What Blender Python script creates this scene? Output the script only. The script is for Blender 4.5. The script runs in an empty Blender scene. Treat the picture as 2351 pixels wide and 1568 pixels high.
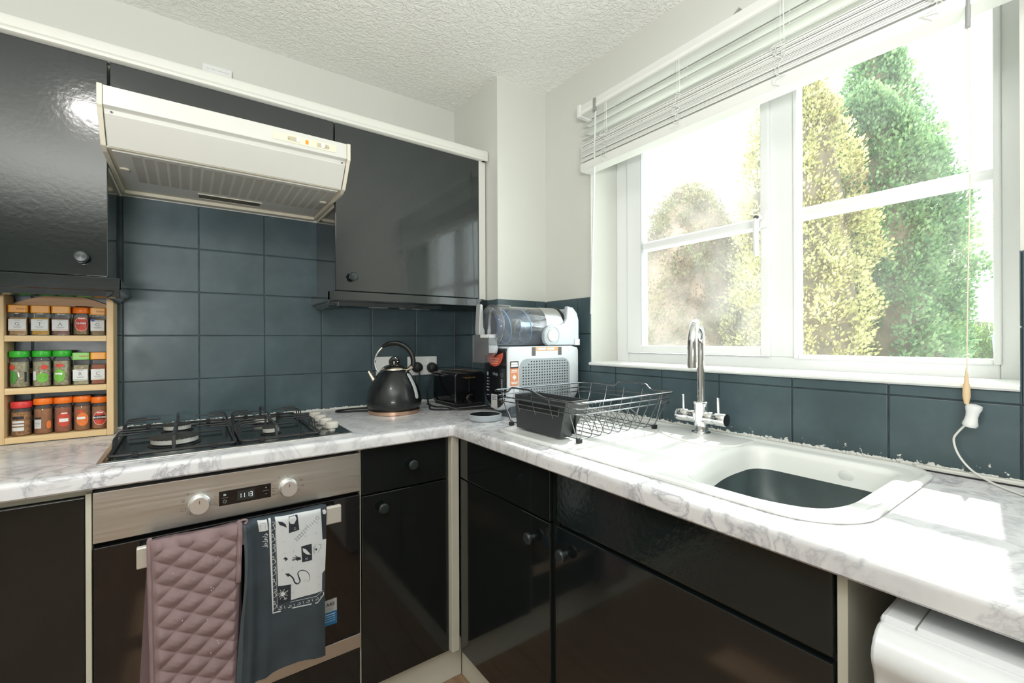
import bpy, bmesh, math, random
from mathutils import Vector, Matrix, noise, Euler
import numpy as np
R = random.Random(7)
PI = math.pi
S = bpy.context.scene
COL = S.collection

# ---------------------------------------------------------------- camera
cam_d = bpy.data.cameras.new('camera'); cam = bpy.data.objects.new('camera', cam_d); COL.objects.link(cam)
yaw, roll = math.radians(-35.8882), math.radians(-0.2491)
fw = Vector((-math.sin(yaw), math.cos(yaw), 0)); rt = Vector((math.cos(yaw), math.sin(yaw), 0)); up = Vector((0, 0, 1))
r2 = rt*math.cos(roll) + up*math.sin(roll); u2 = up*math.cos(roll) - rt*math.sin(roll)
M = Matrix((r2, u2, -fw)).transposed().to_4x4(); M.translation = Vector((-1.3203, -1.9375, 1.2001))
cam.matrix_world = M
cam_d.sensor_fit = 'HORIZONTAL'; cam_d.sensor_width = 36; cam_d.lens = 1025.83/2351*36
cam_d.shift_y = -(784-778.31)/2351; cam_d.clip_start = 0.02; cam_d.clip_end = 300
S.camera = cam
# ---------------------------------------------------------------- light
vs = S.view_settings; vs.view_transform = 'Standard'; vs.look = 'None'; vs.gamma = 1; vs.use_curve_mapping = False
vs.exposure = 0.08
w = bpy.data.worlds.new('sky'); S.world = w; w.use_nodes = True
bg = w.node_tree.nodes['Background']; bg.inputs[0].default_value = (.90, .97, 1, 1); bg.inputs[1].default_value = 6.0
def light(name, typ, energy, loc, aim, color=(1, 1, 1), **k):
    d = bpy.data.lights.new(name, typ); d.energy = energy; d.color = color
    for a, b in k.items(): setattr(d, a, b)
    o = bpy.data.objects.new(name, d); COL.objects.link(o); o.location = loc
    o.rotation_euler = (Vector(aim)-Vector(loc)).to_track_quat('-Z', 'Y').to_euler()
    return o
SUN = Vector((1, .137, 1.15)).normalized()
light('sun', 'SUN', 10.0, SUN*20, (0, 0, 0), (1, .95, .86), angle=math.radians(.8))
light('ceiling_light', 'AREA', 6, (-1.66, -1.50, 2.27), (-1.66, -1.50, 0), (1, .98, .94), shape='DISK', size=.18)
light('upward_fill', 'AREA', 80, (-1.9, -2.75, 1.18), (-1.8, -2.55, 2.4), (1, 1, .99), shape='RECTANGLE', size=.6, size_y=.6)  # added fill light aimed at the ceiling to brighten the room

# ---------------------------------------------------------------- materials
def newmat(name):
    m = bpy.data.materials.new(name); m.use_nodes = True
    nt = m.node_tree; return m, nt, nt.nodes, nt.links, nt.nodes['Principled BSDF']
def nd(N, t, **k):
    n = N.new(t)
    for a, b in k.items():
        if a in n.inputs.keys() if isinstance(a, str) else False: n.inputs[a].default_value = b
        else: setattr(n, a, b)
    return n
def noisen(N, L, scale, detail=3, rough=.5, dist=0, coord=None, vec=None):
    n = N.new('ShaderNodeTexNoise'); n.inputs['Scale'].default_value = scale; n.inputs['Detail'].default_value = detail
    n.inputs['Roughness'].default_value = rough; n.inputs['Distortion'].default_value = dist
    if vec is None:
        c = N.new('ShaderNodeTexCoord'); vec = c.outputs['Object']
    L.new(vec, n.inputs['Vector']); return n
def ramp(N, L, fac, stops):
    r = N.new('ShaderNodeValToRGB'); L.new(fac, r.inputs[0])
    e = r.color_ramp.elements
    while len(e) < len(stops): e.new(.5)
    for i, (p, c) in enumerate(stops):
        e[i].position = p; e[i].color = (*c, 1) if len(c) == 3 else c
    return r
def pm(name, col, rough=.5, metal=0, var=0, vscale=6, bump=0, bscale=40, bdist=.002, coat=0, spec=.5, emit=None, aniso=0, subs=0):
    m, nt, N, L, b = newmat(name)
    b.inputs['Base Color'].default_value = (*col, 1); b.inputs['Roughness'].default_value = rough; b.inputs['Metallic'].default_value = metal
    b.inputs['Coat Weight'].default_value = coat; b.inputs['Coat Roughness'].default_value = .05
    b.inputs['Specular IOR Level'].default_value = spec
    if var:
        n = noisen(N, L, vscale, 4)
        r = ramp(N, L, n.outputs['Fac'], [(.3, tuple(c*(1-var) for c in col)), (.7, tuple(min(1, c*(1+var)) for c in col))])
        L.new(r.outputs[0], b.inputs['Base Color'])
    if bump:
        n = noisen(N, L, bscale, 3); bp = N.new('ShaderNodeBump'); bp.inputs['Strength'].default_value = bump; bp.inputs['Distance'].default_value = bdist
        L.new(n.outputs['Fac'], bp.inputs['Height']); L.new(bp.outputs[0], b.inputs['Normal'])
    if emit:
        b.inputs['Emission Color'].default_value = (*emit[0], 1); b.inputs['Emission Strength'].default_value = emit[1]
    return m
def srgb(r, g, b):
    f = lambda c: ((c/255+.055)/1.055)**2.4 if c > 10.3 else c/255/12.92
    return (f(r), f(g), f(b))
WALLP = pm('wall_paint', srgb(214, 216, 209), .6, bump=.08, bscale=60)
def ceiling_mat():
    m, nt, N, L, b = newmat('ceiling_stipple'); b.inputs['Base Color'].default_value = (*srgb(240, 242, 237), 1); b.inputs['Roughness'].default_value = .8
    n = noisen(N, L, 75, 2, .5, .6); r = ramp(N, L, n.outputs['Fac'], [(.42, (0, 0, 0)), (.6, (1, 1, 1))])
    bp = N.new('ShaderNodeBump'); bp.inputs['Strength'].default_value = .5; bp.inputs['Distance'].default_value = .004
    L.new(r.outputs[0], bp.inputs['Height']); L.new(bp.outputs[0], b.inputs['Normal']); return m
CEIL = ceiling_mat()
TRIMW = pm('white_trim', srgb(218, 219, 212), .4)
CREAM = pm('cream_board', srgb(205, 203, 188), .45, var=.06, vscale=3)
def tile_mat(name, chips):
    m, nt, N, L, b = newmat(name)
    n = noisen(N, L, 5, 4, .6); base = ramp(N, L, n.outputs['Fac'], [(.3, srgb(60, 76, 80)), (.5, srgb(70, 87, 93)), (.75, srgb(84, 102, 109))])
    n2 = noisen(N, L, 9, 3); rr = ramp(N, L, n2.outputs['Fac'], [(.3, (.28,)*3), (.7, (.42,)*3)]); L.new(rr.outputs[0], b.inputs['Roughness'])
    col = base.outputs[0]
    # flaked paint specks
    c = N.new('ShaderNodeTexCoord'); sp = N.new('ShaderNodeSeparateXYZ'); L.new(c.outputs['Object'], sp.inputs[0])
    n3 = noisen(N, L, 55, 5, .65)
    mr = N.new('ShaderNodeMapRange'); mr.inputs['From Min'].default_value = chips[0]; mr.inputs['From Max'].default_value = chips[1]
    mr.inputs['To Min'].default_value = chips[2]; mr.inputs['To Max'].default_value = .86
    L.new(sp.outputs['Z'], mr.inputs['Value'])
    gt = N.new('ShaderNodeMath'); gt.operation = 'GREATER_THAN'; L.new(n3.outputs['Fac'], gt.inputs[0]); L.new(mr.outputs[0], gt.inputs[1])
    mx = N.new('ShaderNodeMix'); mx.data_type = 'RGBA'; L.new(gt.outputs[0], mx.inputs['Factor']); L.new(col, mx.inputs[6]); mx.inputs[7].default_value = (.75, .76, .73, 1)
    L.new(mx.outputs[2], b.inputs['Base Color'])
    nb = noisen(N, L, 28, 4); bp = N.new('ShaderNodeBump'); bp.inputs['Strength'].default_value = .18; bp.inputs['Distance'].default_value = .0025
    L.new(nb.outputs['Fac'], bp.inputs['Height']); L.new(bp.outputs[0], b.inputs['Normal']); return m
TILE = tile_mat('painted_tile', (.905, .93, .60, .86)); TILEW = tile_mat('flaking_painted_tile', (.912, .985, .535, .80))
GROUT = pm('painted_grout', srgb(46, 62, 68), .5, var=.5, vscale=25)
BLACK = pm('gloss_dark_paint', srgb(22, 30, 31), .13, var=.25, vscale=3, bump=.22, bscale=90, bdist=.0010, coat=.6, spec=.6)
BLACKS = pm('smooth_dark_paint', srgb(20, 26, 27), .10, bump=.06, bscale=25, bdist=.002, spec=.5, coat=.35)
BLACKM = pm('satin_black', srgb(24, 27, 28), .35)
BLKGLOSS = pm('gloss_black_plastic', (.006, .006, .007), .07, coat=.4)
KETB = pm('kettle_black', srgb(38, 42, 43), .27, metal=.25, coat=.2)
RUBBER = pm('rubber_black', (.012, .012, .013), .5)
def marble():
    m, nt, N, L, b = newmat('marble_laminate'); b.inputs['Roughness'].default_value = .24
    n = noisen(N, L, 11, 7, .6, .9)
    s = N.new('ShaderNodeMath'); s.operation = 'SUBTRACT'; s.inputs[1].default_value = .5; L.new(n.outputs['Fac'], s.inputs[0])
    a = N.new('ShaderNodeMath'); a.operation = 'ABSOLUTE'; L.new(s.outputs[0], a.inputs[0])
    v = ramp(N, L, a.outputs[0], [(0, srgb(198, 198, 203)), (.02, srgb(222, 222, 226)), (.06, srgb(238, 238, 240))])
    n2 = noisen(N, L, 3.2, 3); v2 = ramp(N, L, n2.outputs['Fac'], [(.42, (0, 0, 0)), (.6, (1, 1, 1))])
    n4 = noisen(N, L, 14, 3); w4 = ramp(N, L, n4.outputs['Fac'], [(.3, srgb(216, 217, 219)), (.65, srgb(240, 240, 241))])
    mx = N.new('ShaderNodeMix'); mx.data_type = 'RGBA'; L.new(v2.outputs[0], mx.inputs['Factor']); L.new(w4.outputs[0], mx.inputs[6]); L.new(v.outputs[0], mx.inputs[7])
    m2 = N.new('ShaderNodeMix'); m2.data_type = 'RGBA'; m2.blend_type = 'MULTIPLY'; m2.inputs['Factor'].default_value = .6
    L.new(mx.outputs[2], m2.inputs[6]); L.new(v.outputs[0], m2.inputs[7])
    L.new(m2.outputs[2], b.inputs['Base Color']); return m
MARBLE = marble()
def brushed(name, col, rough=.3, axis=0, scale=3):
    m, nt, N, L, b = newmat(name); b.inputs['Base Color'].default_value = (*col, 1); b.inputs['Metallic'].default_value = 1
    c = N.new('ShaderNodeTexCoord'); mp = N.new('ShaderNodeMapping'); sc = [220, 220, 220]; sc[axis] = scale; mp.inputs['Scale'].default_value = sc
    L.new(c.outputs['Object'], mp.inputs['Vector']); n = noisen(N, L, 1, 3, vec=mp.outputs[0])
    r = ramp(N, L, n.outputs['Fac'], [(.3, (rough-.06,)*3), (.7, (rough+.08,)*3)]); L.new(r.outputs[0], b.inputs['Roughness'])
    bp = N.new('ShaderNodeBump'); bp.inputs['Strength'].default_value = .06; bp.inputs['Distance'].default_value = .0005
    L.new(n.outputs['Fac'], bp.inputs['Height']); L.new(bp.outputs[0], b.inputs['Normal']); return m
STEEL = brushed('brushed_steel', (.70, .69, .665), .40)
CHROME = pm('chrome', (.85, .86, .87), .06, metal=1)
WIRE = pm('dark_chrome_wire', (.22, .23, .24), .22, metal=.9)
COPPER = pm('copper', (.78, .52, .38), .28, metal=1)
CHAMP = pm('champagne_metal', (.62, .56, .47), .25, metal=1)
SATIN = pm('satin_nickel_plastic', srgb(212, 209, 202), .3, metal=.35)
IRON = pm('enamel_iron', (.035, .037, .038), .25)
HOBG = pm('smoked_hob_metal', srgb(52, 62, 64), .16, metal=.6, var=.15, vscale=14)
HOODW = pm('hood_white', srgb(205, 206, 200), .35, var=.02)
HOODC = pm('hood_yellowed', srgb(214, 209, 192), .45)
UPVC = pm('upvc', srgb(236, 238, 238), .28)
WHITEP = pm('white_plastic', srgb(232, 233, 232), .3)
WMW = pm('white_enamel', srgb(225, 228, 230), .22)
SINKW = pm('sink_composite', srgb(236, 238, 236), .22)
SINKD = pm('bowl_dark_grey', srgb(70, 84, 86), .35, var=.4, vscale=9)  # mottled dark grey for the bowl below its white upper wall
BLINDM = pm('blind_slat', srgb(228, 230, 226), .4)
def wood(name, c1, c2, axis=2, rough=.45):
    m, nt, N, L, b = newmat(name); b.inputs['Roughness'].default_value = rough
    c = N.new('ShaderNodeTexCoord'); mp = N.new('ShaderNodeMapping'); sc = [38, 38, 38]; sc[axis] = 2.5; mp.inputs['Scale'].default_value = sc
    L.new(c.outputs['Object'], mp.inputs['Vector']); n = noisen(N, L, 1, 4, .55, .8, vec=mp.outputs[0])
    r = ramp(N, L, n.outputs['Fac'], [(.3, c1), (.7, c2)]); L.new(r.outputs[0], b.inputs['Base Color']); return m
PINEV = wood('pine_upright', srgb(214, 178, 128), srgb(232, 204, 158), 2); PINEH = wood('pine_rail', srgb(216, 180, 126), srgb(234, 206, 158), 0)
PINEB = wood('pine_back', srgb(190, 140, 88), srgb(212, 166, 112), 0)
FLOORW = wood('floor_laminate', srgb(136, 106, 84), srgb(164, 134, 108), 1)
def glassy(name, col=(1, 1, 1), rough=.02, body=0.0, bodycol=(1, 1, 1), grime=0, gscale=6, refl=1.0):
    """thin clear sheet: straight-through transparency plus Fresnel gloss, with an optional milky or dusty part"""
    m, nt, N, L, b = newmat(name); N.remove(b); out = N['Material Output']
    t = N.new('ShaderNodeBsdfTransparent'); t.inputs[0].default_value = (*col, 1)
    g = N.new('ShaderNodeBsdfGlossy'); g.inputs['Roughness'].default_value = rough
    fr = N.new('ShaderNodeLayerWeight'); fr.inputs['Blend'].default_value = .18
    mx = N.new('ShaderNodeMixShader'); sh = t.outputs[0]
    if body or grime:
        d = N.new('ShaderNodeBsdfDiffuse'); d.inputs[0].default_value = (*bodycol, 1); tr = N.new('ShaderNodeBsdfTranslucent'); tr.inputs[0].default_value = (*bodycol, 1)
        a = N.new('ShaderNodeMixShader'); a.inputs[0].default_value = .5; L.new(d.outputs[0], a.inputs[1]); L.new(tr.outputs[0], a.inputs[2])
        m2 = N.new('ShaderNodeMixShader'); m2.inputs[0].default_value = body
        if grime:
            n = noisen(N, L, gscale, 5, .6, .4); r = ramp(N, L, n.outputs['Fac'], [(.3, (body,)*3), (.75, (body+grime,)*3)]); L.new(r.outputs[0], m2.inputs[0])
        L.new(sh, m2.inputs[1]); L.new(a.outputs[0], m2.inputs[2]); sh = m2.outputs[0]
    mul = N.new('ShaderNodeMath'); mul.operation = 'MULTIPLY'; mul.inputs[1].default_value = refl; L.new(fr.outputs['Fresnel'], mul.inputs[0])
    L.new(mul.outputs[0], mx.inputs[0]); L.new(sh, mx.inputs[1]); L.new(g.outputs[0], mx.inputs[2]); L.new(mx.outputs[0], out.inputs[0]); return m
PANE = glassy('window_glass', (.96, .985, .97), .01, .01, (1, 1, 1), .04, 5, .6)
PANED = glassy('dusty_window_glass', (.95, .98, .97), .02, .025, (1, .99, .97), .10, 5, .6)
CLEAR = glassy('clear_plastic', (.95, .97, .99), .05, .15, (.95, .98, 1), refl=6)
BLUEP = glassy('blue_tint_plastic', (.62, .76, .93), .06, .22, (.40, .60, .88), refl=2)
FROST = glassy('frosted_plastic', (.92, .94, .97), .10, .24, (.95, .97, 1), refl=5)
JARG = glassy('jar_glass', (.95, .96, .95), .04, .08, (1, 1, 1), refl=2.2)
def flat(name, r, g, b, rough=.5, **k): return pm(name, srgb(r, g, b), rough, **k)

# ---------------------------------------------------------------- mesh helpers
class MB:
    def __init__(s): s.v = []; s.f = []
    def add(s, vs, fs):
        n = len(s.v); s.v += [tuple(v) for v in vs]; s.f += [tuple(i+n for i in f) for f in fs]; return s
    def box(s, x0, x1, y0, y1, z0, z1):
        x0, x1 = min(x0, x1), max(x0, x1); y0, y1 = min(y0, y1), max(y0, y1); z0, z1 = min(z0, z1), max(z0, z1)
        v = [(x, y, z) for x in (x0, x1) for y in (y0, y1) for z in (z0, z1)]
        return s.add(v, [(0, 1, 3, 2), (4, 6, 7, 5), (0, 4, 5, 1), (2, 3, 7, 6), (0, 2, 6, 4), (1, 5, 7, 3)])
    def prism(s, poly, ax, a, b):
        """poly: 2-D points in the plane across axis ax (x: (y,z); y: (x,z); z: (x,y))"""
        def P(p, t): return {'x': (t, p[0], p[1]), 'y': (p[0], t, p[1]), 'z': (p[0], p[1], t)}[ax]
        n = len(poly); v = [P(p, a) for p in poly]+[P(p, b) for p in poly]
        f = [tuple(range(n))[::-1], tuple(range(n, 2*n))]+[(i, (i+1) % n, n+(i+1) % n, n+i) for i in range(n)]
        return s.add(v, f)
    def lathe(s, prof, c=(0, 0, 0), ax='z', seg=24, ang=2*PI, rot=None):
        """prof: [(r, h)] turned round ax through c"""
        full = abs(ang-2*PI) < 1e-6; k = seg if full else seg+1; vs = []
        for r, h in prof:
            for i in range(k):
                t = ang*i/seg; a, b = r*math.cos(t), r*math.sin(t)
                p = {'z': (a, b, h), 'y': (a, h, b), 'x': (h, a, b)}[ax]
                p = Vector(p)
                if rot: p = rot @ p
                vs.append((p.x+c[0], p.y+c[1], p.z+c[2]))
        fs = []
        for j in range(len(prof)-1):
            for i in range(seg):
                i2 = (i+1) % k
                fs.append((j*k+i, j*k+i2, (j+1)*k+i2, (j+1)*k+i))
        s.add(vs, fs)
        n = len(s.v)
        if full:
            for j, flip in ((0, True), (len(prof)-1, False)):
                if prof[j][0] > 1e-6:
                    base = n-len(vs)+j*k; idx = list(range(base, base+k)); s.f.append(tuple(idx[::-1] if flip else idx))
        return s
    def tube(s, pts, r, seg=8, closed=False, flat=1.0):
        pts = [Vector(p) for p in pts]; n = len(pts); rr = r if hasattr(r, '__len__') else [r]*n
        T = []
        for i in range(n):
            a = pts[(i-1) % n] if closed or i > 0 else pts[i]; b = pts[(i+1) % n] if closed or i < n-1 else pts[i]
            T.append((b-a).normalized() if (b-a).length > 1e-9 else Vector((0, 0, 1)))
        u = T[0].orthogonal().normalized(); vs = []
        for i in range(n):
            u = (u-T[i]*u.dot(T[i])); u = u.normalized() if u.length > 1e-6 else T[i].orthogonal().normalized(); v = T[i].cross(u)
            for k in range(seg):
                a = 2*PI*k/seg; vs.append(pts[i]+(u*math.cos(a)+v*math.sin(a)*flat)*rr[i])
        fs = []
        for i in range(n if closed else n-1):
            j = (i+1) % n
            for k in range(seg):
                k2 = (k+1) % seg; fs.append((i*seg+k, i*seg+k2, j*seg+k2, j*seg+k))
        if not closed: fs += [tuple(range(seg))[::-1], tuple((n-1)*seg+k for k in range(seg))]
        return s.add(vs, fs)
    def cyl(s, a, b, r, seg=16): return s.tube([a, b], r, seg)
    def grid(s, fn, nu, nv):
        vs = [fn(i/nu, j/nv) for j in range(nv+1) for i in range(nu+1)]
        fs = [(j*(nu+1)+i, j*(nu+1)+i+1, (j+1)*(nu+1)+i+1, (j+1)*(nu+1)+i) for j in range(nv) for i in range(nu)]
        return s.add(vs, fs)
    def build(s, name, mat, parent=None, smooth=False, bevel=0, bseg=2, label=None, angle=40):
        me = bpy.data.meshes.new(name); me.from_pydata(s.v, [], s.f); me.update()
        bm = bmesh.new(); bm.from_mesh(me); bmesh.ops.recalc_face_normals(bm, faces=bm.faces); bm.to_mesh(me); bm.free()
        if mat: me.materials.append(mat)
        o = bpy.data.objects.new(name, me); COL.objects.link(o)
        if smooth:
            me.polygons.foreach_set('use_smooth', [True]*len(me.polygons)); me.set_sharp_from_angle(angle=math.radians(angle))
        if bevel:
            b = o.modifiers.new('b', 'BEVEL'); b.width = bevel; b.segments = bseg; b.limit_method = 'ANGLE'; b.angle_limit = math.radians(35); b.harden_normals = False
        if parent: adopt(o, parent)
        if label: o['label'] = label
        return o
def adopt(o, parent):
    o.parent = parent
    if parent.type == 'EMPTY': o.matrix_parent_inverse = parent.matrix_basis.inverted()
def tag(o, label, cat, group=None, kind=None):
    o['label'] = label; o['category'] = cat
    if group: o['group'] = group
    if kind: o['kind'] = kind
    return o
def thing(name, loc, label, cat, group=None):
    e = bpy.data.objects.new(name, None); e.empty_display_size = .05; e.location = loc; e.matrix_basis = Matrix.Translation(loc); COL.objects.link(e)
    return tag(e, label, cat, group)
def struct(o): o['kind'] = 'structure'; return o
def copy_tree(o, loc=None, label=None, parent=None):
    c = o.copy(); COL.objects.link(c)
    if parent: c.parent = parent
    if loc is not None: c.location = loc
    if label: c['label'] = label
    for ch in [x for x in bpy.data.objects if x.parent == o]: copy_tree(ch, parent=c)
    return c
def rrect(x0, x1, y0, y1, r, n=5):
    """rounded rectangle; r one radius or four (x1y1, x0y1, x0y0, x1y0)"""
    rr = r if hasattr(r, '__len__') else [r]*4; out = []
    for k, (cx, cy, a0) in enumerate(((x1, y1, 0), (x0, y1, PI/2), (x0, y0, PI), (x1, y0, 1.5*PI))):
        q = rr[k]; sx = -1 if k in (0, 3) else 1; sy = -1 if k in (0, 1) else 1
        for i in range(n+1):
            a = a0+PI/2*i/n; out.append((cx+sx*q+q*math.cos(a), cy+sy*q+q*math.sin(a)))
    return out
def arc(c, r, a0, a1, n, plane='xz', off=0):
    o = []
    for i in range(n+1):
        a = a0+(a1-a0)*i/n; p, q = c[0]+r*math.cos(a), c[1]+r*math.sin(a)
        o.append({'xz': (p, off, q), 'yz': (off, p, q), 'xy': (p, q, off)}[plane])
    return o
def smoothpath(pts, n=6):
    """Catmull-Rom through pts"""
    P = [Vector(p) for p in pts]; P = [P[0]]+P+[P[-1]]; o = []
    for i in range(1, len(P)-2):
        for k in range(n):
            t = k/n; a, b, c, d = P[i-1], P[i], P[i+1], P[i+2]
            o.append(.5*((2*b)+(-a+c)*t+(2*a-5*b+4*c-d)*t*t+(-a+3*b-3*c+d)*t**3))
    o.append(P[-2]); return o
def fillet(pts, r, n=4, closed=False):
    P = [Vector(p) for p in pts]; m = len(P); out = []
    for i in range(m):
        if not closed and i in (0, m-1): out.append(P[i]); continue
        a, b, c = P[(i-1) % m], P[i], P[(i+1) % m]; d1 = (a-b); d2 = (c-b); q = min(r, d1.length*.49, d2.length*.49)
        s, e = b+d1.normalized()*q, b+d2.normalized()*q
        for k in range(n+1):
            t = k/n; out.append((1-t)**2*s+2*t*(1-t)*b+t*t*e)
    return out
def text(s, size, origin, xdir, ydir, mat, parent, name='lettering', spacing=1.0, align='CENTER', bold=0, squeeze=1.0):
    c = bpy.data.curves.new('t', 'FONT'); c.body = s; c.size = size; c.align_x = align; c.align_y = 'CENTER'; c.space_character = spacing; c.offset = bold
    c.resolution_u = 3
    o = bpy.data.objects.new('t', c); COL.objects.link(o)
    dg = bpy.context.evaluated_depsgraph_get(); me = bpy.data.meshes.new_from_object(o.evaluated_get(dg)); bpy.data.objects.remove(o); bpy.data.curves.remove(c)
    X = Vector(xdir).normalized()*squeeze; Y = Vector(ydir).normalized(); Z = X.cross(Y).normalized()
    me.transform(Matrix((X, Y, Z)).transposed().to_4x4()); me.transform(Matrix.Translation(origin))
    me.materials.clear(); me.materials.append(mat); me.name = name
    ob = bpy.data.objects.new(name, me); COL.objects.link(ob); adopt(ob, parent); return ob
# ================================================================ SETTING
WX0, WX1, WY1, ZC = -3.6, .26, -6.2, 2.314      # room extents
floor = struct(MB().box(WX0, .26, WY1, .2, -.12, -.012).build('floor', FLOORW))
for i in range(7):
    for j in range(4):
        x = -1.10+i*.125; y = -1.9+j*.42+(i % 2)*.2
        y1 = min(y+.418, -.50)
        if y1-y > .05: MB().box(x, x+.1235, y, y1, -.012, 0).build('floor_plank', FLOORW, floor, bevel=.0008, bseg=1)
MB().box(WX0, -1.10, WY1, .0, -.012, 0).build('floor_area', FLOORW, floor)
MB().box(-.225, .0, WY1, .0, -.012, 0).build('floor_area', FLOORW, floor)
ceiling = struct(MB().box(WX0, .26, WY1, .2, ZC, ZC+.1).build('ceiling', CEIL))
wall_back = struct(MB().box(WX0, .26, .006, .2, 0, ZC).build('wall_back', WALLP))
wall_left = struct(MB().box(WX0-.1, WX0, WY1, .2, 0, ZC).build('wall_left', WALLP))
# solid rear wall of the room, out of view
struct(MB().box(WX0, .26, WY1-.1, WY1, 0, ZC).build('wall_rear', WALLP))
# window wall, opening y -1.812..-.655, z 1.093..2.05
WYA, WYB, WZA, WZB = -.655, -1.812, 1.093, 2.05
wr = MB().box(.006, .26, WY1, .2, 0, WZA).box(.006, .26, WY1, .2, WZB, ZC).box(.006, .26, WYA, .2, WZA, WZB).box(.006, .26, WY1, WYB, WZA, WZB)
wall_right = struct(wr.build('wall_right', WALLP))
BX, BY = -.266, -.378
boxing = struct(MB().box(BX+.006, .006, BY+.006, .006, 0, ZC).build('wall_boxing', WALLP))
# tiles
TW, TH, TU, TZ = .2054, .1537, -1.4959, 1.5241
G = .0016; TT = .0075
def tile(x0, x1, z0, z1, parent, mat, plane, jig=0):
    d = R.uniform(-.0004, .0004)
    if plane == 'y': b = MB().box(x0+G, x1-G, d, TT+d, z0+G, z1-G)
    elif plane == 'x': b = MB().box(d, TT+d, x0+G, x1-G, z0+G, z1-G)
    elif plane == 'by': b = MB().box(x0+G, x1-G, BY+d, BY+TT+d, z0+G, z1-G)
    else: b = MB().box(BX+d, BX+TT+d, x0+G, x1-G, z0+G, z1-G)
    return b.build('tile', mat, parent, bevel=.0018, bseg=2)
rows = [(TZ-k*TH, TZ-(k-1)*TH) for k in range(0, 4)]+[(.9, TZ-3*TH)]   # tops to bottom
rows = [(1.5241, 1.678), (1.3704, 1.5241), (1.2167, 1.3704), (1.063, 1.2167), (.905, 1.063)]
MB().box(-2.6, BX, .003, .006, .905, 1.675).build('grout', GROUT, wall_back)
MB().box(.003, .006, -2.6, BY, .905, 1.090).box(.003, .006, WYA+.002, BY, 1.09, 1.366).box(.003, .006, -2.6, WYB-.002, 1.09, 1.366).build('grout', GROUT, wall_right)
MB().box(BX+.003, .004, BY+.003, BY+.006, .905, 1.366).build('grout', GROUT, boxing)
MB().box(BX+.003, BX+.006, BY+.003, .006, .905, 1.366).build('grout', GROUT, boxing)
for k, (z0, z1) in enumerate(rows):
    for i in range(-5, 6):
        x0 = TU+i*TW; x1 = x0+TW
        if i < 0 and k < 2: continue            # hidden behind the wall cupboard
        if i == 5: x1 = BX
        tile(x0, x1, z0, z1, wall_back, TILE, 'y')
wrows = [(1.2199, 1.371), (1.0662, 1.2199), (.905, 1.0662)]
js = [-.5806-k*TW for k in range(-1, 10)]
for z0, z1 in wrows:
    ys = [BY]+js[1:]
    for a, b in zip(ys[:-1], ys[1:]):
        if z1 > 1.0 and z0 > WZA and b < WYA and a > WYB:
            if a > WYA: tile(WYA, a, z0, z1, wall_right, TILEW, 'x')
            if b < WYB: tile(b, WYB, z0, z1, wall_right, TILEW, 'x')
        elif z0 > 1.0 and b < WYA and a > WYB:
            if a > WYA: tile(WYA, a, z0, z1, wall_right, TILEW, 'x')
            if z0 < WZA: tile(b, min(a, WYA) if a > WYA else a, z0, WZA, wall_right, TILEW, 'x')
            if b < WYB: tile(b, WYB, z0, z1, wall_right, TILEW, 'x')
        else: tile(b, a, z0, z1, wall_right, TILEW, 'x')
    tile(BX, -.06, z0, z1, boxing, TILE, 'by'); tile(-.06, 0, z0, z1, boxing, TILE, 'by')
    tile(BY, -.17, z0, z1, boxing, TILE, 'bx'); tile(-.17, 0, z0, z1, boxing, TILE, 'bx')
# little plastic vent on the wall above the cupboards
vent = thing('wall_vent', (-1.23, 0, 2.17), 'small white plastic vent cover on the wall above the cupboard cornice', 'vent')
MB().box(-1.278, -1.188, -.012, .005, 2.10, 2.188).build('cover', WHITEP, vent, bevel=.003)
for k in range(5): MB().box(-1.268, -1.198, -.015, -.011, 2.115+k*.014, 2.122+k*.014).build('louvre', WHITEP, vent)
# -------- window
FX = .16
win = struct(thing('window_1', (FX, (WYA+WYB)/2, WZA), 'white plastic framed double window over the sink', 'window'))
del win['label']; del win['category']
f = MB(); d = .06
f.box(FX, FX+d, WYA-.062, WYA, WZA+.01, WZB).box(FX, FX+d, WYB, WYB+.045, WZA+.01, WZB).box(FX, FX+d, WYB+.045, WYA-.062, WZA+.01, WZA+.048).box(FX, FX+d, WYB+.045, WYA-.062, WZB-.06, WZB)
f.box(FX, FX+d, -1.347, -1.274, WZA+.048, WZB-.06)
f.build('window_frame', UPVC, win, bevel=.004)
# fixed pane bead
b = MB().box(FX-.008, FX+.02, -1.757, -1.357, 1.137, 1.150).box(FX-.008, FX+.02, -1.757, -1.357, 1.985, 2.0).box(FX-.008, FX+.02, -1.357, -1.345, 1.137, 2.0).box(FX-.008, FX+.02, -1.770, -1.757, 1.137, 2.0)
b.build('glazing_bead', UPVC, win, bevel=.003)
MB().box(FX+.024, FX+.030, -1.765, -1.35, 1.145, 1.995).build('glass_pane', PANE, win)
bar = [(FX+.022, 1.551), (FX+.004, 1.560), (FX, 1.572), (FX+.004, 1.584), (FX+.022, 1.592)]
MB().prism(bar, 'y', -1.765, -1.35).build('glazing_bar', UPVC, win, smooth=True)
MB().box(FX-.001, FX+.006, -1.356, -1.352, 1.545, 1.598).build('glazing_bar_clip', flat('clip_grey', 180, 184, 186), win)
MB().box(FX-.0005, FX+.006, -1.3513, -1.3490, 1.15, 1.99).build('gasket', flat('gasket_grey', 120, 124, 126), win)
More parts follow.
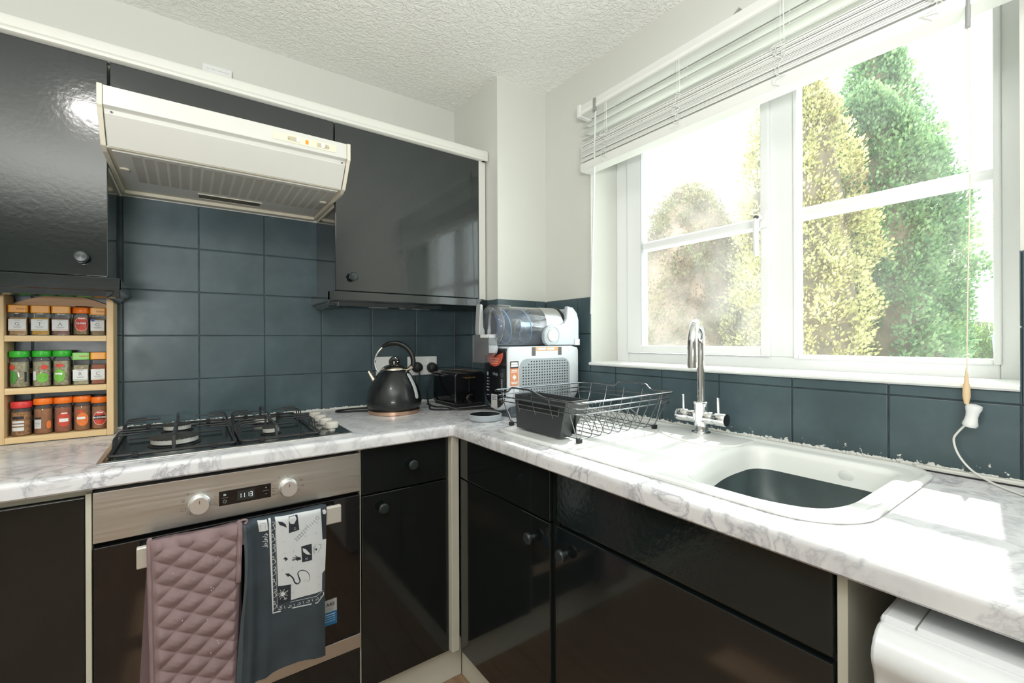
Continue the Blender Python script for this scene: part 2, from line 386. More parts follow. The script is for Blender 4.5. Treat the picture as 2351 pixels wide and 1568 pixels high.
# opening sash
s0 = MB().box(FX-.014, FX+.03, -.793, -.722, 1.143, 2.02).box(FX-.014, FX+.03, -1.280, -1.252, 1.143, 2.02).box(FX-.014, FX+.03, -1.252, -.793, 1.143, 1.172).box(FX-.014, FX+.03, -1.252, -.793, 1.97, 2.02)
sash = s0.build('sash', UPVC, win, bevel=.004)
MB().prism([(a-.004, z-.004) for a, z in bar], 'y', -1.254, -.79).build('glazing_bar', UPVC, sash, smooth=True)
MB().box(FX+.012, FX+.018, -1.254, -.79, 1.17, 1.975).build('glass_pane', PANED, sash)
MB().box(FX-.0145, FX, -.7945, -.7925, 1.175, 1.97).build('gasket', flat('gasket_pale', 170, 174, 175), sash)
h = MB(); yh = -1.266
h.box(FX-.024, FX-.013, yh-.012, yh+.012, 1.545, 1.600)
hb = h.build('handle_rose', WHITEP, sash, bevel=.004)
hp = MB().tube(smoothpath([(FX-.026, yh+.004, 1.578), (FX-.045, yh+.006, 1.574), (FX-.052, yh+.008, 1.555), (FX-.05, yh+.009, 1.50), (FX-.046, yh+.009, 1.455)], 5), .0085, 10, flat=.7)
hp.build('handle', WHITEP, sash, smooth=True)
MB().lathe([(0, -.003), (.007, -.002), (.007, .004), (0, .005)], (FX-.052, yh+.007, 1.574), 'x', 12).build('keyhole', flat('key_dark', 90, 90, 90), sash)
# inner sill and plastered reveal faces come with the wall; the sill board:
sl = MB().prism([(-.006, WZA), (-.010, WZA+.004), (-.010, WZA+.010), (-.004, WZA+.013), (FX+.01, WZA+.013), (FX+.01, WZA)], 'y', WYB, WYA)
sl.build('window_sill', pm('sill_gloss', srgb(236, 238, 236), .25), win, smooth=True)
# floor-level skirting not seen; -------- worktops
def nose(ax, x_front, back, z0, z1, sgn=1):
    """profile of a rounded postformed edge, local depth coordinate d grows towards the wall"""
    r = .012; p = [(back, z0), (x_front+.004, z0), (x_front, z0+.004)]
    for i in range(7):
        a = PI-PI/2*i/6; p.append((x_front+r+r*math.cos(a), z1-r+r*math.sin(a)))
    p.append((back, z1)); return p
ZB, ZT = .872, .910
wt = thing('worktop', (-1.9, -.3, ZB), 'marble-effect laminate worktop run under the hob, spice rack and kettle', 'worktop')
m = MB()
m.prism(nose('x', -.6, -.52, ZB, ZT), 'x', -2.62, -.6)
m.box(-2.62, -.6, -.52, -.001, ZB, ZT)
m.build('slab', MARBLE, wt, smooth=True)
wt2 = thing('worktop', (-.3, -1.4, ZB), 'marble-effect laminate worktop run under the window, around the white sink', 'worktop')
m = MB()
m.prism(nose('y', -.6, -.52, ZB, ZT), 'y', -2.7, -.6)
CX0, CX1, CY0, CY1 = -.495, -.085, -1.665, -1.32
m.box(-.6, -.001, -.6, -.001, ZB, ZT)
m.box(-.52, -.001, CY1, -.6, ZB, ZT).box(-.52, CX0, CY0, CY1, ZB, ZT).box(CX1, -.001, CY0, CY1, ZB, ZT).box(-.52, -.001, -2.7, CY0, ZB, ZT)
m.build('slab', MARBLE, wt2, smooth=True)
# mitred joint cover at the inner corner
MB().prism([(-.6, -.6), (-.588, -.588), (-.6006, -.5862)], 'z', ZB+.002, ZT-.010).build('joint_strip', flat('joint_grey', 186, 184, 182), wt2)
def bead(p0, p1, r, name, parent, mat, n=120, jit=.5):
    P = []; rad = []
    for i in range(n+1):
        t = i/n; p = Vector(p0).lerp(Vector(p1), t); q = noise.noise(p*45); q2 = noise.noise(p*260)
        P.append(p+Vector((0, 0, r*jit*q2))); rad.append(r*(1+jit*q+jit*.6*q2))
    return MB().tube(P, rad, 7).build(name, mat, parent, smooth=True)
BEAD = pm('sealant_white', srgb(222, 222, 216), .55, bump=.3, bscale=150)
bead((-2.6, -.003, .914), (-.602, -.003, .914), .005, 'sealant', wt, BEAD, 500)
bead((-.598, -.003, .914), (BX, -.003, .914), .005, 'sealant', wt2, BEAD, 120)
bead((-.004, -2.6, .914), (-.004, BY, .914), .006, 'sealant', wt2, BEAD, 900, .6)
MB().box(-.024, -.008, -2.6, -1.66, ZT+.001, ZT+.010).build('upstand_trim', BEAD, wt2, bevel=.002)
MB().box(-.0275, -.023, -2.6, -1.665, ZT+.0005, ZT+.003).build('trim_gap', RUBBER, wt2)
# ================================================================ BASE UNITS
def knob(x, y, z, axis, parent, mat=None, r=.0155):
    pr = [(.0, 0), (.0075, 0), (.0065, .010), (.010, .014), (r, .017), (r, .023), (r-.003, .0265), (0, .0275)]
    pr = [(a, -h) for a, h in pr]
    return MB().lathe(pr, (x, y, z), axis, 20).build('knob', mat or KNOB, parent, smooth=True)
KNOB = pm('knob_dark', srgb(40, 48, 50), .3, coat=.2)
PLZ = .135
# left cupboard
lc = thing('base_cabinet', (-2.05, -.3, 0), 'dark painted base cupboard under the spice rack, beside the oven', 'cabinet')
MB().box(-2.6, -1.5075, -.546, -.02, PLZ, ZB-.002).build('carcass', CREAM, lc)
MB().box(-2.6, -1.4995, -.555, -.545, .852, ZB-.001).build('top_rail', CREAM, lc)
MB().box(-1.5085, -1.4985, -.572, -.02, PLZ, .858).build('side_panel', CREAM, lc, bevel=.001)
MB().box(-2.11, -1.510, -.570, -.550, PLZ, .850).build('door', BLACKS, lc, bevel=.0015)
MB().box(-2.6, -2.113, -.570, -.550, PLZ, .850).build('door', BLACKS, lc, bevel=.0015)
# oven -------------------------------------------------
ov = thing('built_in_oven', (-1.2, -.3, .14), 'built-in oven with brushed steel control panel and black glass door', 'oven')
MB().box(-1.494, -.905, -.548, -.03, .15, .862).build('oven_body', BLACKM, ov)
cp = MB().box(-1.4968, -.902, -.570, -.549, .742, .857).build('control_panel', STEEL, ov, bevel=.0015)
MB().box(-1.4955, -.9035, -.5745, -.549, .318, .733).build('door_glass', BLKGLOSS, ov, bevel=.002)
inner = MB().box(-1.40, -.985, -.5752, -.5743, .40, .66).build('door_window', pm('oven_window', (.010, .010, .008), .05, coat=.5), ov)
MB().box(-1.4968, -.902, -.574, -.549, .272, .314).build('door_bottom_trim', STEEL, ov, bevel=.0015)
MB().box(-1.4955, -.903, -.566, -.549, .145, .266).build('lower_panel', BLACKS, ov, bevel=.0015)
hd = MB().prism(rrect(-.622, -.606, .681, .730, .004), 'x', -1.418, -.970).build('door_handle', SATIN, ov, bevel=.002)
for x in (-1.40, -.995): MB().box(x-.012, x+.012, -.608, -.574, .700, .722).build('handle_post', BLACKM, ov, bevel=.002)
def ovknob(x, z):
    k = MB().lathe([(0, 0), (.0235, 0), (.0235, -.004), (.0215, -.006), (.0208, -.022), (.0195, -.0245), (.018, -.0245), (.0, -.0238)], (x, -.570, z), 'y', 40).build('knob', CHROME2, ov, smooth=True, angle=30)
    MB().box(x-.0006, x+.0006, -.5955, -.5942, z+.006, z+.014).build('knob_mark', DARKP, k)
    return k
CHROME2 = pm('knob_metal', (.92, .93, .94), .33, metal=.85); DARKP = flat('print_dark', 60, 58, 56)
ovknob(-1.3, .791); ovknob(-1.099, .793)
disp = MB().box(-1.259, -1.141, -.5712, -.5695, .775, .812).build('display', BLKGLOSS, ov)
MB().box(-1.219, -1.179, -.5715, -.5711, .781, .8065).build('display_window', pm('display_grey', (.03, .034, .034), .2), disp)
LED = pm('led_white', (.7, .75, .75), .5, emit=((.85, .95, 1), .9))
Yp = -.5719
def seg7(x, z, h, segs):
    w_ = h*.5; t = h*.09; S7 = {'a': ((x, z+h), (x+w_, z+h)), 'b': ((x+w_, z+h), (x+w_, z+h/2)), 'c': ((x+w_, z+h/2), (x+w_, z)), 'd': ((x, z), (x+w_, z)), 'e': ((x, z), (x, z+h/2)), 'f': ((x, z+h), (x, z+h/2)), 'g': ((x, z+h/2), (x+w_, z+h/2))}
    for q in segs:
        (a, b), (c, d) = S7[q]
        dx, dz = (c-a), (d-b)
        sh = .0006
        if abs(dx) > abs(dz): clock.box(a+sh, c-sh, Yp-.0001, Yp, b-t/2, b+t/2)
        else: clock.box(a-t/2, a+t/2, Yp-.0001, Yp, min(b, d)+sh, max(b, d)-sh)
clock = MB()
for x, sg in ((-1.2165, 'bc'), (-1.2085, 'bc'), (-1.1985, 'bc'), (-1.1905, 'abcdg')): seg7(x, .7875, .0115, sg)
clock.build('clock_digits', LED, disp)
ic = MB().box(-1.2495, -1.2435, Yp-.0001, Yp, .7995, .8045).box(-1.155, -1.151, Yp-.0001, Yp, .8022, .8032).box(-1.1535, -1.1525, Yp-.0001, Yp, .8007, .8047).box(-1.155, -1.151, Yp-.0001, Yp, .7855, .7865)
ic.tube(arc((-1.2465, .7855), .0040, 0, 2*PI, 20, 'xz', Yp)[:-1], .0004, 4, closed=True).box(-1.2468, -1.2462, Yp-.0001, Yp, .7855, .7880).box(-1.2465, -1.2448, Yp-.0001, Yp, .7852, .7858)
ic.box(-1.253, -1.239, Yp-.0001, Yp, .7945, .7951).box(-1.161, -1.146, Yp-.0001, Yp, .7946, .7952)
ic.build('display_icons', flat('icon_grey', 176, 186, 186), disp)
mk = MB(); Ym = -.5703
def line(b, x0, z0, x1, z1, t=.0005, y=Ym):
    d = Vector((x1-x0, 0, z1-z0)); n = Vector((-d.z, 0, d.x)).normalized()*t/2
    b.add([(x0-n.x, y, z0-n.z), (x1-n.x, y, z1-n.z), (x1+n.x, y, z1+n.z), (x0+n.x, y, z0+n.z)], [(0, 1, 2, 3)])
def ring(b, x, z, r, t=.0005, n=14, y=Ym):
    for i in range(n):
        a, c = 2*PI*i/n, 2*PI*(i+1)/n; line(b, x+r*math.cos(a), z+r*math.sin(a), x+r*math.cos(c), z+r*math.sin(c), t, y)
def symbol(lines=(), rings=()):
    b = MB()
    for q in lines: line(b, *q)
    for q in rings: ring(b, *q)
    b.build('panel_symbol', DARKP, cp)
symbol([(-1.337, .786, -1.328, .786), (-1.337, .786, -1.337, .779), (-1.328, .786, -1.328, .779), (-1.337, .779, -1.328, .779)]); symbol([(-1.326, .783, -1.318, .785)])
symbol([(-1.335, .807, -1.330, .807), (-1.335, .807, -1.3325, .801), (-1.330, .807, -1.3325, .801), (-1.337, .801, -1.329, .801)]); symbol([(-1.326, .798, -1.319, .797)])
for q in ((-1.273, .782, -1.281, .784), (-1.270, .801, -1.264, .801), (-1.274, .799, -1.281, .797), (-1.13, .777, -1.121, .781), (-1.068, .779, -1.077, .784), (-1.13, .795, -1.123, .794)): symbol([q])
symbol(rings=[(-1.322, .772, .0035), (-1.318, .768, .0015)]); symbol(rings=[(-1.269, .784, .003), (-1.264, .780, .0015)])
for s_, x, z in (('P', -1.323, .818), ('°C', -1.122, .822), ('max', -1.135, .796), ('250', -1.135, .789), ('200', -1.135, .779), ('150', -1.100, .766), ('100', -1.062, .790), ('50', -1.066, .806)):
    text(s_, .0075 if len(s_) < 3 else .0052, (x, Ym, z), (1, 0, 0), (0, 0, 1), DARKP, cp)
MB().lathe([(0, 0), (.0012, 0), (.0012, -.0005), (0, -.0005)], (-1.099, -.570, .823), 'y', 8).build('pointer_dot', DARKP, cp)
st = MB().box(-1.009, -.972, -.5762, -.5745, .373, .446).build('warranty_sticker', flat('sticker_grey', 186, 190, 190), ov)
MB().box(-1.009, -.972, -.5766, -.5761, .373, .411).build('sticker_lower_half', flat('sticker_blue', 40, 120, 176), st)
text('ARS', .0135, (-.990, -.5764, .432), (1, 0, 0), (0, 0, 1), DARKP, st, bold=.0004)
text('FREE', .008, (-.990, -.5764, .419), (1, 0, 0), (0, 0, 1), flat('print_grey', 140, 146, 148), st)
for k, q in enumerate((.0034, .002, .0017, .0017)): MB().box(-1.006, -.977+.0*k, -.5769, -.5765, .404-k*.0065-q*.35, .404-k*.0065+q*.35).build('sticker_text_line', flat('print_pale', 190, 210, 226), st)
# drawer and cupboard between oven and corner
def base(name, label, parts, plinth=None):
    t = thing(name, parts['loc'], label, 'cabinet'); return t
nc = thing('base_cabinet', (-.75, -.3, 0), 'narrow dark base cupboard with drawer, between oven and corner post', 'cabinet')
MB().box(-.898, -.603, -.546, -.02, PLZ, ZB-.002).build('carcass', BLACKM, nc)
dr = MB().box(-.8965, -.6025, -.570, -.550, .727, .8685).build('drawer', BLACKS, nc, bevel=.002); knob(-.737, -.570, .797, 'y', dr)
do = MB().box(-.8965, -.6025, -.570, -.550, PLZ, .7225).build('door', BLACKS, nc, bevel=.002); knob(-.835, -.570, .679, 'y', do)
MB().box(-.9012, -.8985, -.566, -.30, PLZ, .868).build('side_panel', CREAM, nc)
po = thing('corner_post', (-.585, -.57, .14), 'cream vertical filler post in the inner corner of the base cupboards', 'filler post')
MB().box(-.6012, -.573, -.592, -.545, PLZ+.003, ZB-.001).build('post', CREAM, po, bevel=.002)
# right-hand run
def xknob(y, z, parent):
    pr = [(.0, 0), (.0075, 0), (.0065, -.010), (.010, -.014), (.0155, -.017), (.0155, -.023), (.0125, -.0265), (0, -.0275)]
    return MB().lathe(pr, (-.570, y, z), 'x', 20).build('knob', KNOB, parent, smooth=True)
ca = thing('base_cabinet', (-.3, -.83, 0), 'dark base cupboard with drawer front, right of the cream corner post', 'cabinet')
MB().box(-.546, -.02, -1.078, -.56, PLZ, ZB-.002).build('carcass', BLACKM, ca)
MB().box(-.570, -.550, -1.063, -.5935, .7285, .869).build('drawer', BLACKS, ca, bevel=.002)
do = MB().box(-.570, -.550, -1.063, -.5935, PLZ, .7245).build('door', BLACKS, ca, bevel=.002)
MB().box(-.560, -.547, -1.089, -1.064, PLZ, .869).build('filler_strip', BLACKS, ca, bevel=.001)
cb = thing('base_cabinet', (-.3, -1.39, 0), 'wide dark sink cupboard whose false drawer front has wavy brushed paint', 'cabinet')
BW = pm('brushed_thick_paint', srgb(24, 33, 34), .14, bump=.5, bscale=70, bdist=.0016, coat=.2)
MB().box(-.546, -.02, -1.690, -1.0905, PLZ, .70).box(-.546, -.50, -1.690, -1.0905, .70, ZB-.002).build('carcass', BLACKM, cb)
MB().box(-.571, -.550, -1.6865, -1.0905, .738, .869).build('drawer_front', BW, cb, bevel=.0035)
do = MB().box(-.570, -.550, -1.6865, -1.0905, PLZ, .7285).build('door', BLACKS, cb, bevel=.002)
MB().box(-.556, -.548, -1.688, -1.09, .728, .739).build('front_rail', BLACKM, cb)
for cbx, y, z in ((do, -1.124, .671),): xknob(y, z, cbx)
xknob(-.996, .668, [o for o in bpy.data.objects if o.parent == ca and o.name.startswith('door')][0])
MB().box(-.568, -.02, -1.7035, -1.6905, 0, ZB-.001).build('end_panel', CREAM, cb, bevel=.001)
PLI = pm('plinth_cream', srgb(214, 212, 200), .4)
pl = tag(MB().box(-2.6, -.531, -.528, -.512, 0, .134).build('plinth', PLI, bevel=.0015), 'cream plinth board along the floor beneath the oven run', 'plinth')
pl2 = tag(MB().box(-.530, -.514, -1.690, -.5285, 0, .134).build('plinth', PLI, bevel=.0015), 'cream plinth board along the floor beneath the sink cupboards', 'plinth')
# washing machine ---------------------------------------
wm = thing('washing_machine', (-.33, -2.05, 0), 'white washing machine pushed under the worktop end', 'washing machine')
prof = [(-.60, .838), (-.612, .8375), (-.621, .834), (-.630, .827), (-.637, .817), (-.640, .806), (-.637, .795), (-.630, .782), (-.626, .765), (-.626, .05), (-.60, .05)]
fasc = MB().prism([(a, z) for a, z in prof], 'y', -2.345, -1.748).build('front_panel', WMW, wm, smooth=True, angle=50, bevel=.004)
MB().box(-.599, -.06, -2.345, -1.748, .02, .815).build('body', WMW, wm, bevel=.004)
MB().box(-.604, -.06, -2.345, -1.748, .8155, .845).build('top_panel', WMW, wm, bevel=.006)
MB().box(-.604, -.40, -1.785, -1.7835, .8435, .8457).build('top_seam', flat('seam_grey', 130, 128, 124), wm)
MB().lathe([(.12, 0), (.165, 0), (.175, -.012), (.165, -.022), (.125, -.02), (.12, 0)], (-.626, -2.046, .45), 'x', 40).build('porthole_ring', CHROME, wm, smooth=True)
MB().lathe([(0, -.012), (.06, -.011), (.12, 0)], (-.626, -2.046, .45), 'x', 40).build('porthole_glass', BLKGLOSS, wm, smooth=True)
# ================================================================ WALL CUPBOARDS
CZ0, CZ1, CF = 1.375, 1.969, -.293
def pelmet(x0, x1, ends, parent):
    """moulded rail under the doors: flat face, rounded foot, mitred return(s) to the wall"""
    pf = [(CF-.012, 1.372), (CF-.012, 1.342), (CF-.008, 1.338), (CF-.001, 1.336), (CF+.012, 1.322), (CF+.024, 1.318), (CF+.024, 1.372)]
    m = MB().prism(pf, 'x', x0, x1)
    for e in ends:
        sx = 1 if e > 0 else -1; xe = x1 if e > 0 else x0
        q = [(xe, 1.372), (xe, 1.342), (xe-sx*.004, 1.338), (xe-sx*.011, 1.336), (xe-sx*.022, 1.322), (xe-sx*.03, 1.318), (xe-sx*.03, 1.372)]
        m.prism(q, 'y', CF-.0, -.001)
    return m.build('pelmet', BLACK, parent, bevel=.001)
lw = thing('wall_cabinet', (-2.1, 0, CZ0), 'tall glossy dark wall cupboard above the spice rack', 'cabinet')
MB().box(-2.6, -1.5015, -.270, -.001, CZ0, 1.672).build('carcass', BLACK, lw)
MB().box(-2.6, -1.4985, -.271, -.001, 1.673, CZ1).build('upper_carcass', CREAM, lw, label='unpainted cream upper carcass')
dl = MB().box(-2.12, -1.4985, CF, -.273, CZ0, CZ1).build('door', BLACK, lw, bevel=.0025); knob(-1.55, CF, 1.423, 'y', dl)
MB().box(-2.6, -2.123, CF, -.273, CZ0, CZ1).build('door', BLACK, lw, bevel=.0025)
pelmet(-2.6, -1.475, [1], lw)
hw = thing('wall_cabinet', (-1.2, 0, 1.75), 'short dark bridging cupboard above the extractor hood', 'cabinet')
MB().box(-1.4955, -.9035, -.270, -.001, 1.765, CZ1).build('carcass', CREAM, hw)
MB().box(-1.4945, -.9035, CF, -.273, 1.74, CZ1).build('door', BLACK, hw, bevel=.0025)
rw = thing('wall_cabinet', (-.58, 0, CZ0), 'glossy dark wall cupboard nearest the window, above kettle and toaster', 'cabinet')
MB().box(-.8985, -.302, -.270, -.001, CZ0, 1.672).build('carcass', BLACK, rw)
MB().box(-.8985, -.302, -.270, -.001, 1.673, CZ1).build('upper_carcass', CREAM, rw, label='unpainted cream upper carcass')
drr = MB().box(-.8995, -.3035, CF, -.273, CZ0, CZ1).build('door', BLACK, rw, bevel=.0025); knob(-.842, CF, 1.426, 'y', drr)
MB().box(-.3018, -.268, -.289, -.001, CZ0-.004, CZ1+.004).build('filler_panel', TRIMW, rw, bevel=.0015)
pelmet(-.919, -.287, [-1], rw)
MB().box(-.3, -.268, -.30, -.001, 1.345, 1.370).build('pelmet_end', BLACK, rw)
# unpainted cream wall strip at the hood line
cn = thing('cornice', (-1.4, -.29, CZ1), 'white moulded cornice running along the tops of the wall cupboards', 'cornice')
cf = [(CF-.014, 1.9735), (CF-.014, 1.981), (CF-.018, 1.985), (CF-.018, 2.004), (CF-.014, 2.012), (CF+.010, 2.014), (CF+.03, 2.014), (CF+.03, 1.9705), (CF-.008, 1.9705)]
MB().prism(cf, 'x', -2.62, -.270).build('moulding', TRIMW, cn, smooth=True, angle=30)
MB().prism([(-.268-.0, 1.9705), (-.2665, 1.9705), (-.2665, 2.012), (-.290, 2.014), (-.29, 1.9705)], 'y', CF-.016, -.28).build('moulding_end', TRIMW, cn, bevel=.004)
# ================================================================ EXTRACTOR HOOD
hood = thing('extractor_hood', (-1.2, 0, 1.69), 'white slanted extractor hood above the gas hob, yellowed with age', 'extractor hood')
pf = [(-.490, 1.818), (-.490, 1.771), (-.478, 1.766), (-.474, 1.757), (-.424, 1.694), (-.02, 1.694), (-.02, 1.80), (-.30, 1.826)]
MB().prism(pf, 'x', -1.4865, -.9135).build('canopy', HOODW, hood, bevel=.0015)
ef = [(-.4925, 1.819), (-.4925, 1.768), (-.486, 1.762), (-.432, 1.690), (-.405, 1.683), (-.004, 1.683), (-.004, 1.80), (-.30, 1.829)]
for x0, x1 in ((-1.4975, -1.487), (-.913, -.9025)): MB().prism(ef, 'x', x0, x1).build('end_cap', HOODC, hood, bevel=.0015)
pan = [(-.4795, 1.757), (-.4805, 1.7535), (-.4305, 1.6905), (-.424, 1.694), (-.474, 1.757)]
MB().prism(pan, 'x', -1.484, -.916).build('visor', HOODW, hood, bevel=.0008)
MB().box(-1.4865, -.9135, -.425, -.005, 1.6895, 1.694).build('underside', HOODC, hood)
MB().box(-1.487, -.913, -.030, -.004, 1.679, 1.690).build('rear_strip', HOODC, hood, bevel=.002)
for x in (-1.4715, -.926): MB().cyl((x, -.479, 1.7595), (x, -.4825, 1.7585), .0022, 10).build('screw', DARKP, hood)
FG = newmat('filter_louvre'); _m, _nt, _N, _L, _b = FG
_c = _N.new('ShaderNodeTexCoord'); _w = _N.new('ShaderNodeTexWave'); _w.bands_direction = 'Y'; _w.inputs['Scale'].default_value = 75; _w.inputs['Distortion'].default_value = .4
_L.new(_c.outputs['Object'], _w.inputs['Vector']); _r = ramp(_N, _L, _w.outputs['Fac'], [(.25, srgb(132, 130, 121)), (.6, srgb(208, 207, 199))]); _L.new(_r.outputs[0], _b.inputs['Base Color'])
fl = MB().box(-1.478, -.922, -.412, -.055, 1.6865, 1.690).build('filter_panel', HOODW, hood, bevel=.001)
for k in range(20):
    x = -1.4405+k*.0262; MB().box(x, x+.0185, -.398, -.162, 1.6855, 1.6868).build('filter_slot', _m, fl)
le = MB().box(-1.292, -1.110, -.131, -.080, 1.6850, 1.6868).build('lamp_recess', flat('recess_brown', 96, 92, 76), hood)
for a in ((-1.294, -1.108, -.134, -.130), (-1.294, -1.108, -.081, -.077), (-1.294, -1.291, -.132, -.079), (-1.111, -1.108, -.132, -.079)): MB().box(*a, 1.6840, 1.6868).build('recess_lip', HOODC, hood)
for x in (-1.466, -.934): MB().lathe([(0, 0), (.012, 0), (.010, -.004), (0, -.0045)], (x, -.27, 1.6866), 'z', 16).build('filter_catch', HOODC, fl, smooth=True)
cpn = MB().prism(rrect(-1.122, -.946, 1.782, 1.8045, .003), 'y', -.4915, -.4895).build('control_plate', flat('control_cream', 224, 218, 196), hood)
for x0, x1 in ((-1.083, -1.052), (-1.002, -.968)): MB().box(x0, x1, -.4922, -.4912, 1.787, 1.7995).build('slider_slot', flat('slot_beige', 188, 180, 156), cpn)
for x0 in (-1.060, -.9905): MB().box(x0, x0+.0105, -.4955, -.4915, 1.7865, 1.800).build('slider', WHITEP, cpn, bevel=.001)
MB().box(-1.0345, -1.0265, -.4935, -.4915, 1.787, 1.799).build('indicator_lamp', flat('amber', 226, 150, 30), cpn, bevel=.0008)
for x in (-1.0815, -.9775, -.9705): MB().tube(arc((x+.002, 1.7915), .0016, 0, 2*PI, 10, 'xz', -.4925)[:-1], .0003, 4, closed=True).build('control_symbol', DARKP, cpn)
# ================================================================ HOB
HX0, HX1, HY0, HY1 = -1.497, -.909, -.532, -.038
hob = thing('gas_hob', ((HX0+HX1)/2, -.285, ZT), 'four-burner gas hob set in the marble-effect worktop', 'hob')
MB().prism(rrect(HX0, HX1, HY0, HY1, .012), 'z', ZT, ZT+.0035).build('hob_rim', STEEL, hob, bevel=.001)
MB().prism(rrect(HX0+.010, HX1-.006, HY0+.010, HY1-.010, .010), 'z', ZT+.003, ZT+.0052).build('hob_plate', HOBG, hob, bevel=.0008)
Z0 = ZT+.0052
ALU = pm('burner_crown', srgb(216, 214, 208), .35, metal=.3); CAPM = pm('burner_cap', srgb(58, 56, 54), .45, var=.2, vscale=40)
def burner(x, y, r):
    b = MB().lathe([(0, 0), (r+.006, 0), (r+.006, .002), (r-.004, .004), (r-.004, .008), (0, .008)], (x, y, Z0), 'z', 36).build('burner_base', BLACKM, hob, smooth=True)
    n = 30; m = MB(); pr = [(r-.006, .006), (r-.001, .0065), (r, .019), (r-.008, .0195), (0, .0195)]
    m.lathe(pr, (x, y, Z0), 'z', 40)
    for i in range(n):
        a = 2*PI*i/n; m.box(-.0008, .0008, -.0008, .0008, 0, .001)
    m = MB().lathe(pr, (x, y, Z0), 'z', 40); cr = m.build('burner_crown', ALU, hob, smooth=True)
    t = MB()
    for i in range(n):
        a = 2*PI*i/n; c = Vector((x+(r-.001)*math.cos(a), y+(r-.001)*math.sin(a), Z0+.0185)); t.cyl(c-Vector((0, 0, .0012)), c+Vector((0, 0, .0014)), .0014, 6)
    t.build('flame_port', CAPM, cr)['kind'] = 'stuff'
    MB().lathe([(0, .0190), (r+.001, .0190), (r+.0015, .0205), (r-.001, .0225), (r*.5, .0240), (0, .0245)], (x, y, Z0), 'z', 36).build('burner_cap', CAPM, hob, smooth=True)
BURN = [(-1.352, -.385, .054), (-1.350, -.170, .036), (-1.108, -.185, .035), (-1.118, -.400, .023)]
for b in BURN: burner(*b)
HK = pm('hob_knob', srgb(226, 222, 212), .35, metal=.15)
for y in (-.462, -.385, -.308, -.232):
    MB().lathe([(0, 0), (.011, 0), (.010, .008), (.0185, .0085), (.0195, .011), (.0190, .0255), (.0165, .0275), (0, .0275)], (-.956, y, Z0), 'z', 28).build('knob', HK, hob, smooth=True)
def pan_support(x0, x1, burners, label):
    g = thing('pan_support', ((x0+x1)/2, -.285, Z0), label, 'pan support', 'pan supports on the hob')
    zb, zt = Z0+.007, Z0+.042; y0, y1 = -.508, -.066
    fr = [(x0, y0, zb), (x1, y0, zb), (x1, y1, zb), (x0, y1, zb)]
    MB().tube(fillet(fr, .018, 4, True), .0042, 8, closed=True).build('base_frame', IRON, g, smooth=True)
    MB().tube([(x0+.02, -.286, zb), (x1-.02, -.286, zb)], .003, 6).build('cross_bar', IRON, g, smooth=True)
    for (bx, by, br) in burners:
        for dy, ln in ((-.040, .055), (0, .075), (.040, .050)):
            for s, xs in ((1, x0), (-1, x1)):
                L_ = min(ln+(.012 if dy == 0 else 0), abs(bx-xs)-.008)
                p = fillet([(xs, by+dy, zb), (xs+s*.003, by+dy, zt), (xs+s*L_, by+dy, zt)], .012, 4)
                MB().tube(p, .0021, 7).build('finger', IRON, g, smooth=True)
        ys = y0 if by < -.28 else y1; s = 1 if by < -.28 else -1
        p = fillet([(bx, ys, zb), (bx, ys+s*.004, zt), (bx, by-s*(br*.35), zt)], .008, 4)
        MB().tube(p, .0042, 8).build('finger', IRON, g, smooth=True)
        p = fillet([(bx, -.286, zb), (bx, -.286+s*.004, zt), (bx, by+s*(br*.35), zt)], .008, 4)
        MB().tube(p, .0034, 8).build('finger', IRON, g, smooth=True)
    for x in (x0+.05, x1-.05):
        for y in (y0, y1): MB().box(x-.006, x+.006, y-.006, y+.006, Z0, Z0+.013).build('foot', RUBBER, g, bevel=.001)
    return g
pan_support(-1.478, -1.2165, [BURN[0], BURN[1]], 'black wire pan support over the two burners nearest the spice rack')
pan_support(-1.2045, -1.000, [BURN[2], BURN[3]], 'black wire pan support over the two burners beside the hob knobs')
# ================================================================ SPICE RACK
RX0, RX1 = -1.753, -1.508
rack = thing('spice_rack', ((RX0+RX1)/2, -.055, ZT), 'pine spice rack with arched back and three shelves of jars', 'rack')
for x0 in (RX0, RX1-.0165): MB().prism(rrect(-.104, -.010, ZT+.001, 1.332, (.012, .012, .002, .002)), 'x', x0, x0+.0165).build('side_panel', PINEV, rack, bevel=.0045, bseg=3)
arch = [(RX0+.016, 1.292), (RX1-.016, 1.292)]+[(RX1-.016-(RX1-RX0-.032)*i/16, 1.312+.030*math.sin(PI*i/16)) for i in range(17)]
MB().prism(arch, 'y', -.022, -.012).build('arched_back', PINEB, rack, bevel=.001)
SH = (1.2165, 1.0675, .9295)
for z in SH: MB().box(RX0+.0165, RX1-.0165, -.1035, -.014, z-.0175, z).build('shelf', PINEH, rack, bevel=.0015)
for z in (1.105, .965, 1.255): MB().box(RX0+.0165, RX1-.0165, -.020, -.013, z, z+.014).build('back_rail', PINEH, rack)
def powder(name, a, b): return pm(name, a, .9, var=b, vscale=160, bump=.4, bscale=300)
POW = dict(tan=powder('spice_tan', srgb(188, 148, 100), .2), yellow=powder('spice_yellow', srgb(206, 160, 50), .15), brown=powder('spice_brown', srgb(140, 100, 84), .2), olive=powder('spice_olive', srgb(150, 126, 84), .3),
           herb=powder('dried_herb', srgb(168, 160, 130), .4), red=powder('spice_rust', srgb(168, 96, 66), .2), grain=powder('mixed_grain', srgb(170, 120, 70), .7), mustard=powder('spice_mustard', srgb(170, 112, 68), .2), green=powder('herb_green', srgb(172, 164, 116), .3))
LIDS = dict(amber=flat('lid_amber', 232, 158, 40, .35), green=flat('lid_green', 52, 176, 48, .3), lime=flat('lid_lime', 132, 196, 96, .35), orange=flat('lid_orange', 246, 124, 34, .35), red=flat('lid_red', 222, 62, 62, .35), dark=flat('lid_dark', 88, 52, 44, .35))
